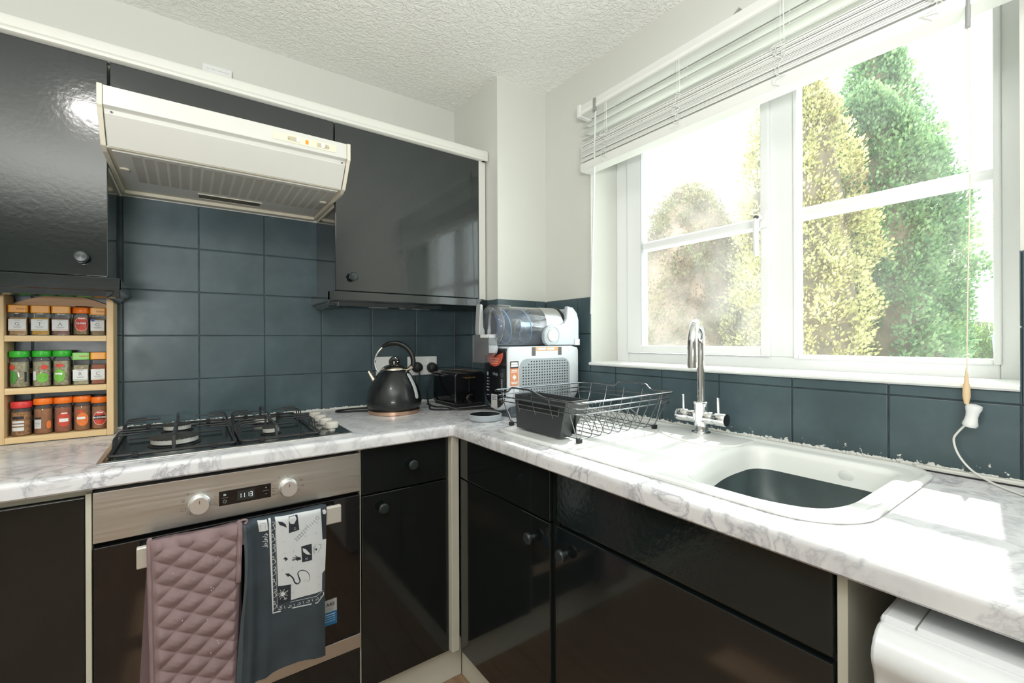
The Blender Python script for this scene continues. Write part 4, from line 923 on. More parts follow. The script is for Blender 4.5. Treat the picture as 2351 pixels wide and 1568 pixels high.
# ================================================================ SINK AND TAP
SX0, SX1, SY0, SY1 = -.542, -.030, -1.702, -.768
sk = thing('sink', ((SX0+SX1)/2, -1.25, ZT), 'white composite sink with drainer set in the worktop under the window', 'sink')
cxb, cyb = -.29, -1.505
def ray_loop(poly, N, z):
    """sample closed polygon at N angles round the bowl centre"""
    out = []; m_ = len(poly)
    for k in range(N):
        a = 2*PI*(k+.5)/N; d = (math.cos(a), math.sin(a)); best = None
        for i in range(m_):
            (x0, y0), (x1, y1) = poly[i], poly[(i+1) % m_]; ex, ey = x1-x0, y1-y0; den = d[0]*ey-d[1]*ex
            if abs(den) < 1e-12: continue
            t = ((x0-cxb)*ey-(y0-cyb)*ex)/den; s_ = ((x0-cxb)*d[1]-(y0-cyb)*d[0])/den
            if t > 0 and -1e-6 <= s_ <= 1+1e-6 and (best is None or t > best): best = t
        out.append((cxb+d[0]*best, cyb+d[1]*best, z))
    return out
def skp(off): return rrect(SX0+off, SX1-off, SY0+off, SY1-off, (max(.02, .035-off), max(.02, .035-off), .115-off*.8, .075-off*.8), 10)
NN = 180
def op(off):
    q = [(-.092-off, -1.345-off), (-.255, -1.345-off), (-.493+off, -1.395-off), (-.493+off, -1.560), (-.465+off, -1.632+off), (-.395, -1.655+off), (-.092-off, -1.655+off)]
    return [(p.x, p.y) for p in fillet([(a, b, 0) for a, b in q], .055, 8, True)]
loops = [ray_loop(skp(0), NN, ZT+.0005), ray_loop(skp(-.001), NN, ZT+.006), ray_loop(skp(.003), NN, ZT+.0095), ray_loop(skp(.012), NN, ZT+.0098), ray_loop(skp(.019), NN, ZT+.0050),
         ray_loop(skp(.024), NN, ZT+.0045), ray_loop(op(-.010), NN, ZT+.0045), ray_loop(op(-.002), NN, ZT+.002), ray_loop(op(.004), NN, ZT-.010), ray_loop(op(.008), NN, ZT-.036), ray_loop(op(.012), NN, ZT-.050)]
m = MB(); m.add([v for l in loops for v in l], [(j*NN+i, j*NN+(i+1) % NN, (j+1)*NN+(i+1) % NN, (j+1)*NN+i) for j in range(len(loops)-1) for i in range(NN)])
m.build('sink_top', SINKW, sk, smooth=True, angle=50)
lp2 = [ray_loop(op(.0115), NN, ZT-.0495), ray_loop(op(.022), NN, ZT-.110), ray_loop(op(.045), NN, ZT-.145), ray_loop(op(.075), NN, ZT-.152)]
m = MB(); m.add([v for l in lp2 for v in l], [(j*NN+i, j*NN+(i+1) % NN, (j+1)*NN+(i+1) % NN, (j+1)*NN+i) for j in range(3) for i in range(NN)]+[tuple(3*NN+i for i in range(NN))])
m.build('bowl', SINKD, sk, smooth=True)
MB().lathe([(0, 0), (.040, 0), (.044, .002), (.046, .001)], (cxb, cyb, ZT-.1515), 'z', 32).build('waste', CHROME, sk, smooth=True)
lg = [(-.055, -1.070), (-.120, -1.070), (-.150, -1.085), (-.185, -1.135), (-.210, -1.20), (-.212, -1.27), (-.195, -1.315), (-.16, -1.338), (-.06, -1.338)]
MB().prism([(p.x, p.y) for p in fillet([(a, b, 0) for a, b in lg], .02, 4, True)], 'z', ZT+.003, ZT+.0100).build('tap_ledge', SINKW, sk, bevel=.003, bseg=3)
ovf = MB().lathe([(0, 0), (.0145, 0), (.016, -.0015), (.013, -.003), (0, -.0025)], (-.0975, -1.555, ZT-.028), 'x', 24).build('overflow_cover', SINKW, sk, smooth=True)
tap = thing('mixer_tap', (-.1, -1.198, ZT+.01), 'tall chrome swan-neck mixer tap with two lever handles by the sink', 'tap')
T0 = Vector((-.1, -1.198, 0)); tz = ZT+.010
MB().lathe([(0, 0), (.0265, 0), (.0275, .003), (.0265, .006), (.0205, .0085), (.0195, .012), (.0195, .085), (.0215, .088), (.0220, .092), (.0195, .095), (0, .095)], (T0.x, T0.y, tz), 'z', 36).build('body', CHROME, tap, smooth=True)
td = Vector((-.93, -.37, 0)).normalized(); rr_ = .0625; zt_ = 1.180
path = [T0+Vector((0, 0, tz+.09)), T0+Vector((0, 0, 1.10)), T0+Vector((0, 0, zt_-.02))]+[T0+td*(rr_-rr_*math.cos(a))+Vector((0, 0, zt_+rr_*math.sin(a))) for a in [PI*i/20 for i in range(21)]]+[T0+td*(2*rr_)+Vector((0, 0, zt_-.03)), T0+td*(2*rr_)+Vector((0, 0, 1.123))]
MB().tube(path, [.0115]*3+[.0115+.002*i/20 for i in range(21)]+[.0138, .0138], 20).build('spout', CHROME, tap, smooth=True)
MB().lathe([(.0115, 0), (.0125, -.001), (.0125, -.004), (0, -.004)], T0+td*2*rr_+Vector((0, 0, 1.1235)), 'z', 20).build('aerator', CHROME, tap, smooth=True)
for s, y in ((1, -1.121), (-1, -1.275)):
    prf_ = [(0, 0), (.0170, 0), (.0185, -.002*s), (.0185, -.036*s), (.0178, -.037*s), (.0178, -.039*s), (.0185, -.040*s), (.0185, -.062*s)]
    MB().lathe(prf_, (T0.x, y, .969), 'y', 28).build('handle_barrel', CHROME, tap, smooth=True)
    yl = y-s*.022
    MB().tube([(T0.x-.002, yl, .985), (T0.x-.004, yl, 1.026), (T0.x-.004, yl, 1.031)], [.0042, .0038, .0048], 12).build('lever', CHROME, tap, smooth=True)
MB().lathe([(0, -.0006), (.0172, -.0005), (.0172, .0003), (0, .0004)], (T0.x, -1.2752, .969), 'y', 24).build('barrel_cap', BLKGLOSS, tap)
# ================================================================ DRYING RACK
dk = thing('drying_rack', (-.29, -.89, ZT+.005), 'dark wire dish drying rack standing on the sink drainer', 'drying rack')
QX0, QX1, QY0, QY1 = -.497, -.075, -1.095, -.690
def rimloop(z, off, bump):
    x0, x1, y0, y1 = QX0+off, QX1-off, QY0+off, QY1-off
    b = bump
    p = [(x0, y0, z), (x1, y0, z)]
    if b: p += [(x1, -1.000, z), (x1, -.985, z+b), (x1, -.865, z+b), (x1, -.850, z)]
    p += [(x1, y1, z), (x0, y1, z)]
    if b: p += [(x0, -.775, z), (x0, -.795, z+b), (x0, -.895, z+b), (x0, -.955, z)]
    return fillet(p, .022 if b else .03, 5, True)
MB().tube(rimloop(1.030, 0, .017), .0028, 8, closed=True).build('top_rim', WIRE, dk, smooth=True)
MB().tube(rimloop(1.0135, .004, 0), .0019, 7, closed=True).build('rim_wire', WIRE, dk, smooth=True)
MB().tube(rimloop(.9985, .006, 0), .0019, 7, closed=True).build('rim_wire', WIRE, dk, smooth=True)
bz = .926; bx0, bx1, by0, by1 = -.462, -.120, -1.062, -.735
for i in range(9):
    t = i/8; xt = QX0+.035+(QX1-QX0-.07)*t; xb = bx0+.01+(bx1-bx0-.02)*t
    p = fillet([(xt+.006, QY0+.002, 1.030), (xt, QY0+.010, .997), (xb-.008, by0, bz), (xb, by1, bz), (xt, QY1-.010, .997), (xt+.006, QY1-.002, 1.030)], .010, 3)
    MB().tube(p, .0015, 6).build('cross_wire', WIRE, dk, smooth=True)
for j in range(5):
    t = j/4; yt = QY0+.045+(QY1-QY0-.09)*t; yb = by0+.01+(by1-by0-.02)*t
    p = fillet([(QX0+.002, yt, 1.030), (QX0+.010, yt, .997), (bx0, yb, bz-.002), (bx1, yb, bz-.002), (QX1-.010, yt, .997), (QX1-.002, yt, 1.030)], .010, 3)
    MB().tube(p, .0015, 6).build('long_wire', WIRE, dk, smooth=True)
for row, (ya, yb_) in enumerate(((-1.030, -.900),)):
    for i in range(10):
        x = -.380+i*.0245
        p = fillet([(x, ya, bz), (x-.004, ya+.012, .958), (x-.006, (ya+yb_)/2, .988), (x-.004, yb_-.012, .958), (x, yb_, bz)], .03, 5)
        MB().tube(p, .0014, 6).build('plate_divider', WIRE, dk, smooth=True)
for x in (bx0+.004, bx1-.008):
    for y in (by0+.006, by1-.006): MB().prism(rrect(x-.008, x+.008, y-.006, y+.006, .002), 'z', ZT+.005, bz+.001).build('foot', RUBBER, dk, bevel=.0015)
ch = thing('cutlery_holder', (-.45, -.9, .93), 'black tapered plastic cutlery holder hooked inside the drying rack end', 'cutlery holder')
def hexa(b, top, bot, z1, z0):
    (x0, x1, y0, y1), (a0, a1, c0, c1) = top, bot
    v = [(a0, c0, z0), (a1, c0, z0), (a1, c1, z0), (a0, c1, z0), (x0, y0, z1), (x1, y0, z1), (x1, y1, z1), (x0, y1, z1)]
    return v
to_, bo_ = (-.482, -.392, -1.030, -.792), (-.478, -.432, -1.000, -.797)
ti_, bi_ = (-.479, -.395, -1.027, -.795), (-.475, -.435, -.997, -.800)
vo, vi = hexa(None, to_, bo_, 1.026, .921), hexa(None, ti_, bi_, 1.026, .924)
m = MB(); m.add(vo+vi, [(0, 3, 2, 1), (0, 1, 5, 4), (1, 2, 6, 5), (2, 3, 7, 6), (3, 0, 4, 7), (8, 9, 10, 11), (8, 12, 13, 9), (9, 13, 14, 10), (10, 14, 15, 11), (11, 15, 12, 8), (4, 5, 13, 12), (5, 6, 14, 13), (6, 7, 15, 14), (7, 4, 12, 15)])
m.build('holder_body', pm('holder_plastic', srgb(50, 54, 56), .42), ch, bevel=.0012)
MB().box(-.4832, -.4805, -1.000, -.812, .985, 1.006).build('front_recess', RUBBER, ch)
MB().tube(fillet([(-.4835, -1.003, 1.003), (-.4832, -1.001, .983), (-.4832, -.812, .983), (-.4835, -.812, 1.004)], .004, 3), .0010, 6).build('recess_edge', flat('edge_grey', 110, 114, 116, .35), ch)
MB().box(-.436, -.433, -1.020, -.800, .93, 1.020).build('divider', BLACKM, ch)
# ================================================================ BLIND
bl_ = thing('venetian_blind', (-.04, -1.27, 2.1), 'white venetian blind pulled half up across the window top', 'blind')
LB0, LB1 = -1.925, -.672
BXc = -.045
MB().box(-.068, -.012, LB0, LB1, 2.078, 2.116).build('headrail', BLINDM, bl_, bevel=.002)
MB().box(-.0705, -.0675, LB0, LB1+.003, 2.080, 2.092).build('headrail_lip', pm('headrail_bright', srgb(236, 238, 232), .3), bl_, bevel=.001)
MB().box(-.072, -.004, LB1-.002, LB1+.016, 2.074, 2.122).build('end_bracket', WHITEP, bl_, bevel=.002)
MB().box(-.0745, -.066, -.757, -.745, 2.064, 2.112).build('wand_hook', flat('hook_grey', 150, 152, 148), bl_, bevel=.001)
def slat(z, tilt, th=.0008, mat=BLINDM, w=.0485):
    ct, st_ = math.cos(tilt), math.sin(tilt)
    pts = []
    for s in range(7):
        u = -w/2+w*s/6; zc = .0025*(1-(2*s/6-1)**2); pts.append((BXc+u*ct-zc*st_, z+u*st_+zc*ct))
    pts += [(x, zz-th) for x, zz in pts[::-1]]
    m = MB().prism(pts, 'y', LB0+.004, LB1-.006)
    o = m.build('slat', mat, bl_, smooth=True, angle=25); return o
for z, t_ in ((2.040, .16), (2.009, .10), (1.978, .04)): slat(z, t_)
z = 1.962
for k in range(21):
    slat(z, R.uniform(-.02, .02)+(.012 if k % 5 else -.02), .0024); z -= .0029+(.0020 if k in (3, 9, 15) else 0)+R.uniform(0, .0006)
MB().prism(rrect(BXc-.0268, BXc+.0272, 1.854, 1.886, .004), 'y', LB0+.002, LB1-.004).build('bottom_rail', BLINDM, bl_, smooth=True)
zst = z
COR = pm('ladder_cord', srgb(232, 234, 230), .6)
for y in (-.803, -1.104, -1.407, -1.700):
    for dx in (-.027, .027): MB().tube([(BXc+dx, y, 2.08), (BXc+dx, y, 1.965)], .0008, 5).build('ladder_cord', COR, bl_)
    MB().tube([(BXc-.0285, y-.008, 2.08), (BXc-.0285, y-.010, 1.97)], .0012, 5).build('lift_cord', COR, bl_)
    for q in range(2):
        P = []; zz = 1.965
        while zz > 1.862:
            P.append((BXc-.029-R.uniform(0, .010), y+R.uniform(-.018, .018), zz)); zz -= R.uniform(-.002, .013)
        P.append((BXc-.0285, y, 1.855)); MB().tube(smoothpath(P, 4), .00085, 4).build('slack_cord', COR, bl_)
MB().tube([(-.064, -.751, 2.066), (-.066, -.750, 2.05), (-.066, -.745, 1.87), (-.064, -.722, 1.295)], .0038, 8).build('tilt_wand', pm('wand_clear', srgb(222, 226, 226), .2), bl_, smooth=True)
MB().tube([(-.070, -1.7535, 2.07), (-.070, -1.7535, 1.94), (-.070, -1.7515, 1.812)], [.003, .003, .0045], 8).build('cord_guide', flat('guide_grey', 150, 154, 152), bl_, smooth=True)
pc = thing('pull_cord', (-.02, -1.742, 1.5), 'thin white pull cord with bone-shaped white joiner, trailing onto the worktop', 'pull cord')
LC = pm('cord_white', srgb(226, 218, 198), .5)
MB().tube(smoothpath([(-.068, -1.7515, 1.815), (-.050, -1.752, 1.60), (-.032, -1.7445, 1.30), (-.022, -1.741, 1.14), (-.020, -1.740, 1.075)], 6), .0011, 6).build('upper_cord', LC, pc, smooth=True)
MB().lathe([(.0008, .075), (.0028, .058), (.0060, .030), (.0062, .015), (.0035, 0), (0, 0)], (-.020, -1.740, 1.062), 'z', 16).build('frayed_tassel', pm('tassel_beige', srgb(226, 196, 156), .6), pc, smooth=True)
bo = [(0, .0), (.010, .001), (.0125, .006), (.0105, .015), (.0095, .023), (.0105, .032), (.0130, .040), (.0125, .046), (.006, .0485), (0, .0485)]
jb = MB().lathe(bo, (-.020, -1.744, 1.0145), 'z', 20, rot=Matrix.Rotation(math.radians(9), 3, 'X'))
jb.build('cord_joiner', WHITEP, pc, smooth=True)
MB().tube(smoothpath([(-.020, -1.737, 1.017), (-.018, -1.726, 1.000), (-.016, -1.720, .985), (-.016, -1.724, .962), (-.020, -1.736, .940), (-.030, -1.755, .9235), (-.060, -1.79, .9135), (-.105, -1.835, .9128), (-.16, -1.90, .9128)], 6), .0020, 7).build('lower_cord', pm('lead_white', srgb(228, 228, 222), .4), pc, smooth=True)
cl = tag(MB().prism([(-1.272, 2.166), (-1.236, 2.140), (-1.232, 2.146), (-1.268, 2.172)], 'x', -.008, .008).build('wall_hook', flat('hook_metal', 150, 150, 144)), 'small grey metal hook on the wall above the blind headrail', 'hook')
# ================================================================ OVEN GLOVE AND TEA TOWEL
gl_ = thing('oven_glove', (-1.3, -.625, .735), 'quilted dusky mauve oven glove draped over the oven handle', 'oven glove')
GM = pm('mauve_cotton', srgb(146, 124, 127), .85, var=.10, vscale=30, bump=.3, bscale=400, bdist=.0006)
GMd = pm('mauve_seam', srgb(120, 100, 104), .85, bump=.3, bscale=300, bdist=.0008)
def quilt(x, z):
    a = ((z-.70)+(x+1.39)*.62)/.050; b = ((z-.70)-(x+1.39)*.94)/.054
    fa = abs(a-round(a)); fb = abs(b-round(b))
    return min(1, (fa*2.6)**.6)*min(1, (fb*2.6)**.6)
def gfn(u, v):
    zz = .7385-v*.60; x = -1.393+u*.180+(v*.010)*(1-u)+.018*v*(-u)
    # top rolls over the handle
    y = -.629
    if v < .03: y = -.629+.022*(1-v/.03)**2; zz = .7385+.004*(1-(1-v/.03)**2)-v*.1
    edge = min(1, min(u, 1-u)*14)
    y -= (.0085*quilt(x, zz)+.004*math.sin(zz*26+1)*.5)*edge+.003*edge
    if u > .93: y += .010*((u-.93)/.07)**1.5
    return (x, y+.002*math.sin(zz*17), zz)
MB().grid(gfn, 110, 300).build('front_panel', GM, gl_, smooth=True, angle=180)
def gbk(u, v):
    x, y, zz = gfn(u, v); return (x-.010*v*(1-u)*1.5-.002, -.604+.0*u, zz-.004)
MB().grid(lambda u, v: (-1.398+u*.185-.03*v*(1-u), -.6005+.004*math.sin(8*u+3*v), .737-v*.58), 12, 20).build('back_panel', GMd, gl_, smooth=True)
P = [gfn(0, v/60) for v in range(0, 61)]; MB().tube([(x-.002, y+.001, z_) for x, y, z_ in P], .0052, 8).build('edge_binding', GM, gl_, smooth=True)
P = [gfn(.955, v/60) for v in range(0, 15)]; MB().tube([(x+.003, y-.002, z_) for x, y, z_ in P], .0058, 8).build('edge_binding', GM, gl_, smooth=True)
MB().tube(smoothpath([(-1.222, -.628, .7385), (-1.218, -.630, .7455), (-1.209, -.628, .7475), (-1.202, -.626, .7425), (-1.207, -.628, .736)], 5), .0028, 8).build('hanging_loop', GM, gl_, smooth=True)
for sx, sz in ((-1.268, .668), (-1.264, .673), (-1.277, .606), (-1.272, .600), (-1.276, .596), (-1.352, .662), (-1.284, .528), (-1.262, .470), (-1.259, .464), (-1.276, .447), (-1.335, .545)):
    u_ = (sx+1.393)/.18; v_ = (.7385-sz)/.60; q = gfn(u_, v_); MB().lathe([(0, -.0003), (.0012, 0), (0, .0005)], (q[0], q[1]-.0006, q[2]), 'y', 6).build('lint_speck', PWHITE, gl_)
tt = thing('tea_towel', (-1.11, -.625, .735), 'dark tea towel with white printed calendar panel, hung over the oven handle', 'tea towel')
TC = pm('towel_charcoal', srgb(56, 66, 74), .85, var=.16, vscale=18, bump=.35, bscale=500, bdist=.0005)
def fold(x, z):
    t = max(0, min(1, (-1.145-x)/.065))
    return .010*t*math.sin((x+1.21)*150+.8*math.sin(z*9))+.003*math.sin(x*36+z*5)+.0015*math.sin(x*90+2*z)
def tpt(x, z, off=0):
    y = -.6305
    if z > .728: y += .018*((z-.728)/.0115)**2
    return (x, y-fold(x, z)-off, z)
def tfn(u, v):
    zt0 = .7385; zb0 = .333+.02*math.sin(u*2.6)*0-.0*u; z_ = zt0-(zt0-zb0)*v
    xl = -1.208-.010*v+.006*math.sin(z_*13); xr = -1.0105-.004*math.sin(v*3)+.0*v
    if v > .3: xr -= .008*(v-.3)
    return tpt(xl+(xr-xl)*u, z_-.006*v*math.sin(u*7+.5)*1.0)
MB().grid(tfn, 70, 70).build('cloth', TC, tt, smooth=True, angle=180)
MB().grid(lambda u, v: (-1.206+u*.192, -.6010+.003*math.sin(u*9), .737-v*.36), 14, 14).build('rear_fold', TC, tt, smooth=True)
MB().grid(lambda u, v: (lambda q: (q[0]-.003+u*.010, q[1]-.0022, q[2]))(tfn(0.0+u*.01, v)), 2, 60).build('hem', pm('towel_hem', srgb(78, 88, 96), .85), tt, smooth=True)
PW = flat('towel_print_white', 214, 218, 222, .8); PB = flat('towel_print_black', 40, 46, 54, .8); PG = flat('towel_print_grey', 178, 184, 190, .8)
def tri_fill(poly, off, step=.006):
    """flat print: polygon cut to small facets lying on the cloth"""
    bm = bmesh.new(); vs = [bm.verts.new((x, 0, z_)) for x, z_ in poly]; bm.faces.new(vs)
    x0, x1 = min(p[0] for p in poly), max(p[0] for p in poly); z0, z1 = min(p[1] for p in poly), max(p[1] for p in poly)
    k = math.ceil(x0/step)
    while k*step < x1: bmesh.ops.bisect_plane(bm, geom=bm.verts[:]+bm.edges[:]+bm.faces[:], plane_co=(k*step, 0, 0), plane_no=(1, 0, 0)); k += 1
    k = math.ceil(z0/step)
    while k*step < z1: bmesh.ops.bisect_plane(bm, geom=bm.verts[:]+bm.edges[:]+bm.faces[:], plane_co=(0, 0, k*step), plane_no=(0, 0, 1)); k += 1
    bmesh.ops.triangulate(bm, faces=bm.faces[:])
    bm.verts.index_update(); b = MB(); b.add([tpt(v.co.x, v.co.z, off) for v in bm.verts], [tuple(v.index for v in f_.verts) for f_ in bm.faces]); bm.free(); return b
def pstroke(pts, wd, off):
    pts = [Vector((a, c, 0)) for a, c in pts]; b = MB(); L_, Rr = [], []
    for i, p in enumerate(pts):
        t = (pts[min(i+1, len(pts)-1)]-pts[max(i-1, 0)]).normalized(); n_ = Vector((-t.y, t.x, 0)); w_ = wd[i] if hasattr(wd, '__len__') else wd
        L_.append(p+n_*w_/2); Rr.append(p-n_*w_/2)
    b.add([tpt(p.x, p.y, off) for p in L_+Rr], [(i, i+1, len(pts)+i+1, len(pts)+i) for i in range(len(pts)-1)]); return b
def sm2(pts, n=5): return [(p.x, p.y) for p in smoothpath([(a, b, 0) for a, b in pts], n)]
def merge(bs):
    o = MB()
    for b in bs: o.add(b.v, b.f)
    return o
o1, o2, o3 = .0006, .0010, .0014
white = [(-1.1392, .7364), (-1.0265, .7337), (-1.0225, .6477), (-1.0125, .647), (-1.0162, .5626), (-1.0239, .5561), (-1.0252, .5082), (-1.1035, .5111), (-1.1033, .5531), (-1.133, .5562)]
pr_ = tri_fill(white, o1).build('white_print', PW, tt, smooth=True)
tri_fill([(-1.1545, .7362), (-1.1490, .7362), (-1.1432, .4954), (-1.1459, .4867)], o1).build('border_print', PW, tt)
merge([pstroke([(-1.1450, .4885), (-1.0965, .4885), (-1.0372, .4812), (-1.021, .4960), (-1.021, .5030)], .0030, o1), pstroke([(-1.1300, .5010), (-1.100, .5062), (-1.040, .4995), (-1.022, .508)], .0012, o1)]).build('border_print', PW, tt)
scr = []
for k in range(8):
    zc = .722-k*.0295; s = 1 if k % 2 else -1; xc = -1.1448+k*.0006
    scr.append(pstroke([(xc-s*.0015+.0034*math.cos(a)*(1-.09*j), zc+.0058*math.sin(a)*(1-.06*j)) for j, a in enumerate([s*(-2.6+i*.62) for i in range(10)])], .0012, o1))
    scr.append(pstroke(sm2([(xc-.0038, zc-.018), (xc+.0038, zc-.0135), (xc+.0018, zc-.006), (xc-.002, zc-.004)]), .0011, o1)); scr.append(pstroke([(xc+.0052, zc+.012), (xc+.0055, zc-.016)], .0007, o1))
for k in range(5):
    xc = -1.128+k*.0225; zc = .4965-.001*k
    scr.append(pstroke([(xc+.0055*math.cos(a)*(1-.09*j), zc+.0036*math.sin(a)*(1-.05*j)) for j, a in enumerate([-2.8+i*.62 for i in range(11)])], .0011, o1)); scr.append(pstroke([(xc+.009, zc+.004), (xc+.011, zc-.004)], .001, o1))
merge(scr).build('scroll_print', PW, tt)
tri_fill([(-1.1791, .7355), (-1.1583, .7355), (-1.1556, .7091), (-1.1754, .7077)], .0016).build('care_label', PW, tt)
merge([pstroke([(-1.174, .722+k*.0032), (-1.161, .7225+k*.0032)], .0007, .0020) for k in range(-3, 3)]).build('label_text_line', PB, tt)
merge([pstroke([(-1.165+.004*math.sin(i*2.1+1), .703-i*.0042), (-1.160+.004*math.sin(i*1.7), .7015-i*.0042), (-1.1575, .698-i*.0042)], .0014, .0012) for i in range(9)]).build('side_print', PW, tt)
sn = sm2([(-1.1082, .5812), (-1.0982, .5681), (-1.0942, .5557), (-1.0871, .5489), (-1.081, .5537), (-1.084, .5658), (-1.086, .5776), (-1.0778, .5818), (-1.0654, .5757), (-1.0581, .5644), (-1.0571, .5528), (-1.0634, .5458)])
snk = merge([pstroke(sn, [.0030*(1-max(0, i/len(sn)-.4)*1.4) for i in range(len(sn))], o2), tri_fill([(-1.1172, .5855), (-1.1082, .584), (-1.1045, .5785), (-1.1103, .5752)], o2)])
snk.build('snake_print', PB, pr_)
for q in ([(-1.1076, .7330), (-1.0864, .7330), (-1.0819, .6915), (-1.1078, .6903)], [(-1.0775, .6455), (-1.0514, .6463), (-1.0505, .6018), (-1.0756, .6024)], [(-1.0265, .7320), (-1.0123, .7320), (-1.0125, .6482), (-1.022, .648)], [(-1.133, .5562), (-1.1034, .5531), (-1.1035, .5111), (-1.132, .5080)]):
    tri_fill(q, o2).build('black_square_print', PB, pr_)
for q in ([(-1.1060, .7318), (-1.0925, .7322), (-1.0885, .7232), (-1.0946, .7114), (-1.1037, .7136), (-1.1077, .7234)], [(-1.0744, .6402), (-1.066, .635), (-1.0537, .6174), (-1.0631, .6201), (-1.0724, .6295)], [(-1.0232, .7295), (-1.0156, .7300), (-1.0118, .7233), (-1.0146, .716), (-1.0211, .7187)]):
    tri_fill(q, o3).build('motif_print', PW, pr_)
text('13', .0075, tpt(-1.0935, .699, .003), (.1, 0, -1), (1, 0, .1), PW, pr_); text('22', .0075, tpt(-1.065, .6095, .003), (.1, 0, -1), (1, 0, .1), PW, pr_); text('8', .0105, tpt(-1.1170, .520, .003), (.1, 0, -1), (1, 0, .1), PW, pr_)
merge([pstroke([(-1.1225+.003*math.cos(a), .5330+.003*math.sin(a)), (-1.1225+(.009+.004*(i % 3))*math.cos(a), .5330+(.009+.005*(i % 2))*math.sin(a))], .0009, o3) for i, a in enumerate([2*PI*k/16 for k in range(16)])]+[tri_fill([(-1.1225+.0042*math.cos(2*PI*k/12), .5330+.0052*math.sin(2*PI*k/12)) for k in range(12)], o3)]).build('sunburst_print', PW, pr_)
mot = [tri_fill(q, o2) for q in ([(-1.1334, .7263), (-1.1236, .7237), (-1.1157, .7163), (-1.1127, .7059), (-1.1197, .7109), (-1.1295, .7166)], [(-1.0921, .6173), (-1.0889, .6210), (-1.0797, .6179), (-1.0777, .6109), (-1.0879, .6105)], [(-1.122, .6249), (-1.116, .6298), (-1.1101, .6225), (-1.1161, .6181), (-1.117, .6235)], [(-1.043, .6281), (-1.0398, .6306), (-1.0366, .6263), (-1.0398, .6238)])]
mot += [pstroke(q, .0016, o2) for q in ([(-1.100, .6150), (-1.090, .6150)], [(-1.1005, .6185), (-1.091, .6170)], [(-1.0985, .6230), (-1.089, .6190)], [(-1.0925, .6262), (-1.087, .620)])]
mot += [pstroke(sm2(q), .0008, o2) for q in ([(-1.0451, .6378), (-1.0473, .627), (-1.0441, .617)], [(-1.0425, .6350), (-1.0445, .627), (-1.042, .620)], [(-1.0333, .6391), (-1.0269, .635), (-1.0291, .6265), (-1.0366, .6171)])]
mot += [pstroke([(-1.0918, .6706), (-1.0362, .7165)], .0007, o2), pstroke([(-1.0877, .664), (-1.0309, .7095)], .0007, o2)]+[pstroke([(-1.0918+.0556*t, .6706+.0459*t), (-1.0877+.0568*t, .664+.0455*t)], .0007, o2) for t in [i/11 for i in range(12)]]
merge(mot).build('motif_print', PB, pr_)
for i, x in enumerate((-1.124, -1.098, -1.068, -1.038)):
    for j, z_ in enumerate((.700, .672, .640, .598, .552, .530)):
        if (i, j) in ((0, 5), (0, 4), (2, 3), (1, 0), (2, 2), (3, 3)): continue
        text(str((i*7+j*3) % 28+1), .0062, tpt(x+.004*math.sin(i+j), z_, .0022), (.1, 0, -1), (1, 0, .1), PG, pr_)
# ================================================================ OUTSIDE
def leafmat(name, cols, rough=.6):
    cols = [tuple(q*(.85 if 'golden' in name else .70) for q in c) for c in cols]
    m, nt, N, L, b = newmat(name); n = noisen(N, L, 2.2, 5, .7); n2 = noisen(N, L, 30, 2)
    ad = N.new('ShaderNodeMath'); ad.operation = 'MULTIPLY_ADD'; L.new(n2.outputs['Fac'], ad.inputs[0]); ad.inputs[1].default_value = .5; mu = N.new('ShaderNodeMath'); mu.operation = 'MULTIPLY'; mu.inputs[1].default_value = .5
    L.new(n.outputs['Fac'], mu.inputs[0]); L.new(mu.outputs[0], ad.inputs[2])
    r = ramp(N, L, ad.outputs[0], [(.36+.28*i/(len(cols)-1), c) for i, c in enumerate(cols)])
    L.new(r.outputs[0], b.inputs['Base Color']); b.inputs['Roughness'].default_value = rough
    t = N.new('ShaderNodeBsdfTranslucent'); L.new(r.outputs[0], t.inputs[0]); mx = N.new('ShaderNodeMixShader'); mx.inputs[0].default_value = .45
    L.new(b.outputs[0], mx.inputs[1]); L.new(t.outputs[0], mx.inputs[2]); L.new(mx.outputs[0], N['Material Output'].inputs[0]); return m
GREENC = leafmat('green_conifer_leaf', [srgb(58, 92, 66), srgb(96, 136, 92), srgb(140, 172, 120), srgb(176, 196, 140)])
GOLDC = leafmat('golden_conifer_leaf', [srgb(110, 92, 70), srgb(158, 152, 100), srgb(206, 204, 142), srgb(230, 224, 176)])
MIXC = leafmat('mixed_hedge_leaf', [srgb(112, 88, 78), srgb(140, 120, 98), srgb(150, 152, 106), srgb(200, 196, 148)])
HEDGE = leafmat('hedge_leaf', [srgb(60, 84, 50), srgb(110, 140, 80), srgb(170, 190, 110)])
DARKIN = pm('inner_twigs', srgb(92, 82, 64), .95, var=.4, vscale=12); BARK = pm('bark', srgb(110, 84, 66), .9, var=.3, vscale=20)
rng = np.random.default_rng(5)
